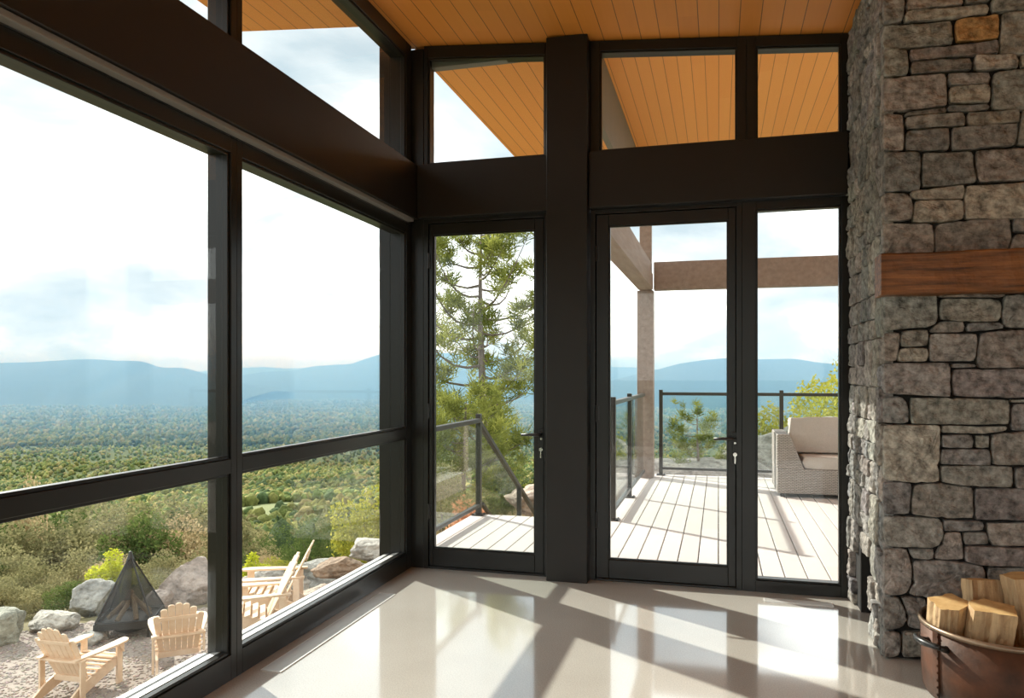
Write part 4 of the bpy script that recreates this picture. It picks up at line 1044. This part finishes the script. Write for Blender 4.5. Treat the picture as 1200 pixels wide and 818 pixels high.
# ------------------------------------------------------------------ adirondack chairs
def make_adirondack():
    """seat opens towards +X; the back leans towards -X"""
    c = empty('adirondack_chair')
    wd = M['chairwood']
    # two long side rails running from the front of the seat down to the ground behind
    for s in (-1, 1):
        y = s * 0.255
        MB().prism([(0.34, 0.36), (0.30, 0.25), (-0.50, 0.0), (-0.60, 0.0), (-0.60, 0.035), (-0.30, 0.215), (0.05, 0.325), (0.34, 0.375)], lambda a, b, d: (a, d, b), y - 0.016, y + 0.016).build('leg', wd, c, bevel=0.004)
        MB().box(0.29, 0.385, y + s * 0.017 - 0.014, y + s * 0.017 + 0.014 + 0.0, 0.0, 0.535).build('leg', wd, c, bevel=0.004)
        # rear arm post
        MB().box(-0.36, -0.28, y + s * 0.045 - 0.014, y + s * 0.045 + 0.014, 0.06, 0.535).build('arm_post', wd, c, bevel=0.004)
        MB().prism([(0.385, 0.40), (0.385, 0.535), (0.28, 0.535)], lambda a, b, d: (a, d, b), y + s * 0.034, y + s * 0.056).build('arm_bracket', wd, c)
        o = []
        for a, w in ((-0.42, 0.075), (-0.3, 0.085), (-0.05, 0.125), (0.2, 0.155), (0.35, 0.155), (0.42, 0.135), (0.46, 0.09), (0.475, 0.03)): o.append((a, s * (0.215 + w)))
        for a in (0.475, 0.46, 0.42, 0.35, -0.42): o.append((a, s * (0.225 if a < 0.44 else 0.24)))
        MB().prism(o, lambda a, b, d: (a, b, d), 0.537, 0.563).build('arm', wd, c, bevel=0.004)
    # seat slats following the rail's curve
    for x, z in ((0.33, 0.372), (0.245, 0.362), (0.16, 0.345), (0.075, 0.325), (-0.01, 0.300), (-0.095, 0.272)):
        MB().obox((x, -0.285, z + 0.010), (x, 0.285, z + 0.010), 0.072, 0.022, up=(0.27, 0, 1)).build('seat_slat', wd, c, bevel=0.003, seg=1)
    MB().box(0.345, 0.372, -0.24, 0.24, 0.245, 0.35).build('front_apron', wd, c, bevel=0.003)
    # fan back of seven staves, rounded at the top
    lean = R(27); ca, sa = math.cos(lean), math.sin(lean)
    O = Vector((-0.145, 0, 0.235))
    for k in range(-3, 4):
        top = 0.84 - 0.021 * k * k; y0, y1 = k * 0.066, k * 0.086
        pts = [(y0 - 0.031, 0.0), (y0 + 0.031, 0.0), (y1 + 0.041, top - 0.035)]
        for a in (30, 60, 90, 120, 150): pts.append((y1 + 0.041 * math.cos(R(a)), top - 0.035 + 0.035 * math.sin(R(a))))
        pts.append((y1 - 0.041, top - 0.035))
        MB().prism(pts, lambda a, b, d: (O.x - b * sa + d * ca, a, O.z + b * ca + d * sa), -0.010, 0.010).build('back_stave', wd, c, bevel=0.003, seg=1)
    # cross battens: curved one at arm height, straight one low down, one high
    n = 12
    o = [(-0.30 - 0.055 - 0.02 * math.cos(math.pi * (i / n - 0.5)), -0.32 + 0.64 * i / n) for i in range(n + 1)]
    o = o + [(-0.275, 0.32), (-0.275, -0.32)]
    MB().prism(o, lambda a, b, d: (a, b, d), 0.505, 0.534).build('back_rail', wd, c, bevel=0.003)
    MB().box(-0.20, -0.165, -0.238, 0.238, 0.205, 0.275).build('back_rail', wd, c, bevel=0.003)
    MB().obox(O + Vector((-sa * 0.62 - 0.022, -0.23, ca * 0.62 - 0.012)), O + Vector((-sa * 0.62 - 0.022, 0.23, ca * 0.62 - 0.012)), 0.05, 0.02, up=(1, 0, 0.4)).build('back_rail', wd, c, bevel=0.003)
    tag(c, cat='chair', group='adirondack chairs around the fire pit')
    return c
FPX_, FPY_ = place(153, 11.45)
def set_chair(o, u, d, face, label, s=1.0):
    x, y = place(u, d); o.location = (x, y, gz(x, y) + 0.02); o.rotation_euler = (0, 0, math.atan2(face[1], face[0])); o.scale = (s, s, s)
    tag(o, label)
proto = make_adirondack()
chairs = [proto] + [copy_tree(proto) for _ in range(3)]
set_chair(chairs[0], 96, 9.30, (-0.04, 1.0), 'pale wooden armchair nearest the left edge, its back to the house', 0.95)
set_chair(chairs[1], 209, 10.1, (-0.62, 0.75), 'pale wooden armchair with its fan back turned, beside the wide mullion')
set_chair(chairs[2], 298, 9.2, (-0.80, -0.52), 'front one of the two pale wooden armchairs seen from the side')
set_chair(chairs[3], 321, 10.3, (-0.84, -0.40), 'rear one of the two pale wooden armchairs seen from the side')

# ------------------------------------------------------------------ fire pit with its tent-shaped wire screen
fz = gz(FPX_, FPY_) + 0.02
fp = empty('fire_pit', (FPX_, FPY_, fz), R(28)); tag(fp, 'square dark iron fire pit with logs inside, standing on gravel', 'fire pit')
s = 0.38
mb = MB(); mb.box(-s, s, -s, s, 0.20, 0.215)
for a in (-1, 1):
    mb.box(-s - 0.02, s + 0.02, a * s - 0.02, a * s + 0.02, 0.16, 0.255); mb.box(a * s - 0.02, a * s + 0.02, -s, s, 0.16, 0.255)
mb.build('tray', M['black'], fp, world=False)
mb = MB(); mb.lathe([(0.0, 0.03), (0.20, 0.05), (0.30, 0.12), (0.36, 0.195), (0.34, 0.195), (0.30, 0.13), (0.0, 0.06)], 24); mb.build('bowl', M['black'], fp, world=False)
for a in (-1, 1):
    for b in (-1, 1):
        mb = MB(); mb.box(a * 0.32 - 0.02, a * 0.32 + 0.02, b * 0.32 - 0.02, b * 0.32 + 0.02, -0.03, 0.165); mb.build('leg', M['black'], fp, world=False)
for i in range(7):
    a = i * 0.9 + 0.3
    lg = MB(); lg.tube([(0.30 * math.cos(a), 0.30 * math.sin(a), 0.25), (0.13 * math.cos(a + 0.2), 0.13 * math.sin(a + 0.2), 0.42), (-0.03 * math.cos(a), -0.03 * math.sin(a), 0.62)], [0.036, 0.034, 0.028], 9)
    o = lg.build('firewood_log', M['logwood'], None); o.location = (FPX_, FPY_, fz)
    tag(o, 'split stick leaning in the little stack inside the fire screen', 'firewood', 'sticks stacked in the fire pit')
sc_ = empty('fire_screen', (FPX_, FPY_, fz + 0.255), R(28)); tag(sc_, 'tent-shaped black wire screen standing over the fire pit', 'fire screen')
ap = (0.0, 0.0, 0.90); cs = [(-s, -s, 0.012), (s, -s, 0.012), (s, s, 0.012), (-s, s, 0.012)]
for k in range(4):
    mb = MB(); a, b = Vector(cs[k]), Vector(cs[(k + 1) % 4]); nrm = Vector((a + b)) * 0.0
    t = Vector(ap); mb.add([a, b, t], [(0, 1, 2)]); o = mb.build('mesh_panel', M['mesh'], sc_, world=False)
    md = o.modifiers.new('solid', 'SOLIDIFY'); md.thickness = 0.002
    MB().tube([cs[k], ap], 0.013, 8).build('edge_rod', M['black'], sc_, world=False)
    MB().tube([cs[k], cs[(k + 1) % 4]], 0.010, 8).build('base_rod', M['black'], sc_, world=False)
mb = MB(); mb.lathe([(0.0, 0.96), (0.02, 0.95), (0.035, 0.90), (0.055, 0.84), (0.0, 0.84)], 14); mb.build('cap', M['black'], sc_, world=False)
mb = MB(); mb.prism([(-0.07, 0.30), (0.07, 0.30), (0.035, 0.85), (-0.035, 0.85)], lambda a, b, d: (a, d - 0.415 * (1 - b / 0.9) - 0.012, b), 0, 0.006); mb.build('flap', M['mesh'], sc_, world=False)

# ------------------------------------------------------------------ leaves
def leaf_quads(C, size, aspect=0.55, up=0.3, r=rng):
    n = len(C)
    a = r.normal(size=(n, 3)); a /= np.linalg.norm(a, axis=1, keepdims=True)
    b = np.cross(a, r.normal(size=(n, 3))); b /= np.linalg.norm(b, axis=1, keepdims=True)
    L_ = (size * r.uniform(0.7, 1.35, n))[:, None]
    W_ = L_ * aspect
    V = np.stack([C - a * L_ * 0.5, C + b * W_ * 0.5, C + a * L_ * 0.5, C - b * W_ * 0.5], 1)
    return V.reshape(-1, 3)
def foliage(name, C, tint, size, mat, parent, aspect=0.55):
    V = leaf_quads(C, size, aspect)
    F_ = np.arange(len(V), dtype=np.int32).reshape(-1, 4)
    return np_mesh(name, V, F_, mat, parent, tint=np.repeat(np.repeat(tint[:, None], 3, 1), 4, 0))
def blob_cloud(n, blobs, shell=0.55):
    """points in the outer shells of several ellipsoid lumps: rows (x, y, z, rx, ry, rz)"""
    blobs = np.array(blobs, float); w = (blobs[:, 3] * blobs[:, 4] * blobs[:, 5]) ** 0.67; w /= w.sum()
    k = rng.choice(len(blobs), n, p=w)
    d = rng.normal(size=(n, 3)); d /= np.linalg.norm(d, axis=1, keepdims=True)
    rad = shell + (1 - shell) * rng.random(n) ** 0.5
    rad *= 1 + 0.16 * np.sin(d[:, 0] * 7 + k) * np.sin(d[:, 1] * 6) + rng.normal(0, 0.05, n)
    C = blobs[k, :3] + d * blobs[k, 3:] * rad[:, None]
    C = C[C[:, 2] > 0.02]
    return C
def make_shrub(name, h, wdt, n, size, mat, lumps=9, seed=0, trunk=True, base=0.15):
    r = np.random.default_rng(seed)
    o = empty(name); bl = []
    for i in range(lumps):
        a = r.uniform(0, 6.28); q = r.uniform(0, 1) ** 0.6 * wdt * 0.62; z = h * r.uniform(base + 0.12, 0.80) * (1 - 0.25 * q / wdt)
        rr = r.uniform(0.24, 0.40) * min(wdt, h)
        bl.append((q * math.cos(a), q * math.sin(a), z, rr * 1.15, rr * 1.15, rr * 0.85))
    bl.append((0, 0, h * 0.78, wdt * 0.33, wdt * 0.33, h * 0.2))
    C = blob_cloud(n, bl)
    t = np.clip(0.42 + 0.25 * vnoise(C, seed + 3, 2.0, 2) + rng.normal(0, 0.16, len(C)), 0, 1)
    foliage('leaves', C, t, size, mat, o)
    mb = MB()
    for i in range(min(len(bl), 7)):
        b = bl[i]
        mb.tube([(0.04 * math.cos(i), 0.04 * math.sin(i), -0.25), (b[0] * 0.35, b[1] * 0.35, b[2] * 0.5), (b[0], b[1], b[2])], [0.03 * h / 2, 0.018 * h / 2, 0.006], 6)
    mb.build('stem', M['trunk'], o, world=False)
    return o
def put(o, u, d, rz, s, label, cat, group=None, sink=0.05, xy=None, sz=None):
    x, y = xy if xy else place(u, d)
    o.location = (x, y, gz(x, y) - sink); o.rotation_euler = (0, 0, rz); o.scale = (s, s, s * (sz or 1.0))
    tag(o, label, cat, group)
protoA = make_shrub('shrub', 2.0, 1.25, 5200, 0.075, M['olive'], 11, 1)
protoB = make_shrub('shrub', 2.0, 1.2, 5200, 0.075, M['dgreen'], 11, 2)
protoC = make_shrub('shrub', 2.0, 1.1, 4200, 0.07, M['tan'], 12, 3)
protoD = make_shrub('shrub', 2.0, 1.15, 5000, 0.075, M['ygreen'], 11, 4)
used = {}
def shrub(proto, *a, **k):
    o = proto if proto.name not in used else copy_tree(proto)
    used[proto.name] = 1
    put(o, *a, **k); return o
def target_h(u, v, d):
    x, y = place(u, d); return (EYE - (v - 439) * d / 894.0) - gz(x, y)
# thicket on the slope below the terrace: rows further and further down the hill
G1 = 'thicket of shrubs below the terrace'
LBL = {id(protoA): 'olive green leafy shrub in the thicket below the terrace', id(protoB): 'dark green leafy shrub in the thicket below the terrace', id(protoC): 'dry tan-leaved shrub in the thicket below the terrace', id(protoD): 'yellow-green leafy shrub in the thicket below the terrace'}
rr_ = np.random.default_rng(17)
TH = []
for (d, us, vt, jit) in ((14.6, np.arange(-40, 262, 46), 668, 16), (17.0, np.arange(-50, 262, 48), 632, 16), (20.5, np.arange(-40, 270, 44), 596, 14), (25.0, np.arange(-45, 262, 40), 578, 10)):
    for u in us: TH.append((u + rr_.uniform(-12, 12), d + rr_.uniform(-0.9, 0.9), vt + rr_.uniform(-jit, jit)))
for (d, us, vt, jit) in ((16.2, np.arange(282, 470, 30), 652, 10), (19.0, np.arange(286, 470, 32), 636, 10), (23, np.arange(280, 470, 34), 622, 8)):
    for u in us: TH.append((u + rr_.uniform(-8, 8), d + rr_.uniform(-0.7, 0.7), vt + rr_.uniform(-jit, jit)))
for i, (u, d, v) in enumerate(TH):
    p = [protoA, protoB, protoA, protoC, protoA, protoB, protoD][int(rr_.integers(0, 7))]
    if u < 262 and p is protoD: p = protoA
    h = max(0.7, target_h(u, v, d)); s = h / 2.0
    shrub(p, u, d, rr_.uniform(0, 6.28), max(s, 0.55), LBL[id(p)], 'shrub', G1, sink=0.12, sz=s / max(s, 0.55))
LM = make_shrub('shrub', 1.55, 0.62, 2600, 0.085, M['lime'], 9, 12)
d = 14.0; put(LM, 133, d, 0.3, target_h(133, 637, d) / 1.55 * 0.98, 'bright lime green bush glowing behind the fire screen', 'bush')
o = copy_tree(LM); d = 13.6; put(o, 296, d, 1.9, target_h(296, 640, d) / 1.55, 'small bright lime green bush behind the side-on chairs', 'bush'); o.scale = (0.55, 0.55, o.scale[2] * 0.95)
o = copy_tree(protoC); d = 22; put(o, 35, d, 1.0, target_h(35, 548, d) / 2.0, 'tall dry tan bush sticking up above the thicket at the left', 'bush'); o.scale = (0.75, 0.75, o.scale[2])
JU = make_shrub('juniper_bush', 2.0, 1.35, 6500, 0.055, M['dgreen'], 14, 22, base=0.05)
d = 17.5; put(JU, 372, d, 0.3, target_h(372, 598, d) / 2.0, 'dense dark green juniper behind the rock ledge', 'bush'); JU.scale = (0.95, 0.95, JU.scale[2])
o = copy_tree(protoD); d = 15.6; put(o, 440, d, 0.7, target_h(440, 562, d) / 2.0, 'feathery yellow-green young tree next to the house corner', 'tree'); o.scale = (0.95, 0.95, o.scale[2])
o = copy_tree(protoD); d = 18; put(o, 415, d, 2.2, target_h(415, 606, d) / 2.0, 'low yellow-green bush in front of the young tree', 'bush')
RU = make_shrub('fallen_branch', 0.95, 0.62, 1100, 0.075, M['rust'], 7, 31)
put(RU, 544, 13.2, 0.6, 1.05, 'dead rust-red pine branch lying behind the short deck railing', 'branch')
# greenery beyond the deck
o = copy_tree(protoA); d = 15.0; put(o, 520, d, 0.2, 0.9, 'olive bush below the short deck railing on the left', 'bush')
o = copy_tree(protoB); d = 17.0; put(o, 612, d, 1.2, target_h(612, 545, d) / 2.0, 'round green bush seen under the door handle of the left door', 'bush')
o = copy_tree(protoD); d = 20.0; put(o, 590, d, 3.2, target_h(590, 540, d) / 2.0, 'yellowish bush behind the stair handrail', 'bush')
o = copy_tree(protoD); d = 22.0; put(o, 700, d, 1.2, target_h(700, 505, d) / 2.0, 'yellow-green bush beyond the left edge of the deck', 'bush')
def big_tree(u, d, vtop, w, mat, seed, label, name='tree', n=9000, leaf=0.10):
    x, y = place(u, d); h = EYE - (vtop - 439) * d / 894.0 - gz(x, y)
    t = make_shrub(name, h, w, n, leaf, mat, 15, seed, base=0.12)
    put(t, u, d, seed, 1.0, label, 'tree', 'trees growing on the outcrop beyond the deck')
big_tree(1004, 18.5, 398, 2.1, M['ygreen'], 61, 'tallest sunlit yellow-green tree behind the sofa')
big_tree(952, 19.5, 436, 1.5, M['ygreen'], 62, 'middle yellow-green tree behind the sofa railing', n=7500)
big_tree(906, 18.0, 466, 1.15, M['ygreen'], 63, 'smallest yellow-green tree left of the sofa', n=4000)

# ------------------------------------------------------------------ pines
def make_pine(name, h, rad, seed, n_br, clump_n, needle, label, cat, u, d, first=0.18, lean=0.0, xy=None, dense_low=True):
    r = np.random.default_rng(seed)
    x, y = place(u, d); o = empty(name, (x, y, gz(x, y) - 0.15)); tag(o, label, cat)
    tp = [(0.10 * h / 12 * math.sin(t * 5 + seed) + lean * t, 0.08 * h / 12 * math.cos(t * 4), h * t) for t in np.linspace(0, 0.98, 14)]
    mb = MB(); mb.tube(tp, [0.019 * h * (1 - 0.92 * t) + 0.01 for t in np.linspace(0, 1, 14)], 10); mb.build('trunk', M['trunk'], o, smooth=True, world=False)
    mb = MB(); cl = []; nd = []
    for i in range(n_br):
        t = first + (0.985 - first) * (i + r.uniform(0, 0.6)) / n_br
        a = i * 2.399 + r.normal(0, 0.35)
        prof = math.sin(math.pi * min(1, (1 - t) / (1 - first) * 0.80 + 0.10)) ** 0.75
        L_ = rad * prof * r.uniform(0.55, 1.12) + 0.18
        b0 = Vector((np.interp(t, np.linspace(0, 0.98, 14), [p[0] for p in tp]), np.interp(t, np.linspace(0, 0.98, 14), [p[1] for p in tp]), h * t))
        rise = r.uniform(0.05, 0.42) + 0.35 * t
        pts = []
        for k in range(6):
            q = k / 5
            pts.append(b0 + Vector((math.cos(a + 0.25 * q), math.sin(a + 0.25 * q), 0)) * (L_ * q) + Vector((0, 0, L_ * (rise * q * q + 0.06 * q - 0.10 * math.sin(q * 3)))))
        mb.tube(pts, [0.0042 * h * (1 - 0.85 * q / 5) * (0.45 + 0.55 * L_ / rad) for q in range(6)], 6)
        m = max(4, int(L_ / rad * clump_n))
        for c in range(m):
            q = r.uniform(0.42, 1.05); p = pts[0].lerp(pts[-1], q); k = min(4, int(q * 5)); p = pts[k].lerp(pts[k + 1], min(1.1, q * 5 - k))
            sp = 0.30 * L_ * (0.35 + q * 0.5)
            p = p + Vector((r.normal(0, sp * 0.55), r.normal(0, sp * 0.55), abs(r.normal(0, 0.10)) * L_ * 0.5 + 0.03))
            cl.append(tuple(p)); nd.append((a, q))
        for c in range(3):
            q = r.uniform(0.4, 0.9); k = int(q * 5); p = pts[k]; e_ = p + Vector((r.normal(0, 0.3), r.normal(0, 0.3), r.uniform(0.05, 0.25))) * L_ * 0.4
            mb.tube([p, p.lerp(e_, 0.5) + Vector((0, 0, 0.02)), e_], [0.0016 * h, 0.001 * h, 0.0005 * h], 5)
    mb.build('branch', M['trunk'], o, smooth=True, world=False)
    C = np.array(cl); per = 30
    K = np.repeat(C, per, 0); n = len(K)
    dd = r.normal(size=(n, 3)); dd[:, 2] = np.abs(dd[:, 2]) * 0.9 + 0.15; dd /= np.linalg.norm(dd, axis=1, keepdims=True)
    L_ = needle * r.uniform(0.7, 1.3, n)[:, None]
    K = K + r.normal(0, needle * 0.30, (n, 3))
    sd = np.cross(dd, r.normal(size=(n, 3))); sd /= np.linalg.norm(sd, axis=1, keepdims=True)
    W_ = needle * 0.06
    V = np.stack([K - sd * W_, K + sd * W_, K + dd * L_ + sd * W_ * 0.4, K + dd * L_ - sd * W_ * 0.4], 1).reshape(-1, 3)
    tc_ = np.repeat(np.clip(0.38 + r.normal(0, 0.20, len(C)), 0, 1), per) + r.normal(0, 0.08, n)
    np_mesh('needles', V, np.arange(len(V), dtype=np.int32).reshape(-1, 4), M['needle'], o, tint=np.repeat(np.repeat(np.clip(tc_, 0, 1)[:, None], 3, 1), 4, 0))
    return o
xp, yp = place(565, 24.0)
make_pine('pine_tree', 6.4 - gz(xp, yp), 2.5, 7, 46, 13, 0.30, 'tall open pine tree with a bare trunk seen through the left door', 'tree', 567, 24.0, first=0.30)
xp, yp = place(535, 20.0)
make_pine('pine_tree', 0.95 - gz(xp, yp), 1.6, 15, 40, 12, 0.24, 'younger bushy pine growing in front of the tall pine', 'tree', 545, 20.0, first=0.10)
xp, yp = place(818, 16.0)
make_pine('pine_sapling', 0.70 - gz(xp, yp), 0.50, 19, 16, 9, 0.11, 'small pine sapling on the rocks beyond the far railing', 'tree', 818, 16.0, first=0.22)

# ------------------------------------------------------------------ dry grass on the slope beyond the deck steps
def make_grass():
    n = 42000
    u = rng.uniform(440, 720, n); d = rng.uniform(8.5, 24, n); k = (u - 600) / 894
    X = FWD[0] * d + RGT[0] * k * d; Y = FWD[1] * d + RGT[1] * k * d
    keep = ~((X > -2.55) & (Y < 11.3)) & ~((k < -0.135) & (np.hypot(X, Y) < 13.7)); X, Y = X[keep], Y[keep]; n = len(X)
    B = np.stack([X, Y, th(X, Y) - 0.05], 1); h = rng.uniform(0.12, 0.38, n)[:, None]
    a = rng.uniform(0, 6.28, n); s = np.stack([np.cos(a), np.sin(a), 0 * a], 1) * 0.012
    tip = B + np.concatenate([rng.normal(0, 0.09, (n, 2)), np.ones((n, 1))], 1) * [1, 1, 1] * np.concatenate([np.ones((n, 2)), h], 1)
    V = np.stack([B - s, B + s, tip + s * 0.2, tip - s * 0.2], 1).reshape(-1, 3)
    t = np.clip(rng.normal(0.4, 0.25, n), 0, 1)
    o = np_mesh('dry_grass', V, np.arange(len(V), dtype=np.int32).reshape(-1, 4), M['tan'], tint=np.repeat(np.repeat(t[:, None], 3, 1), 4, 0))
    tag(o, 'dry straw-coloured grass on the slope beyond the deck steps', 'grass', kind='stuff')
make_grass()
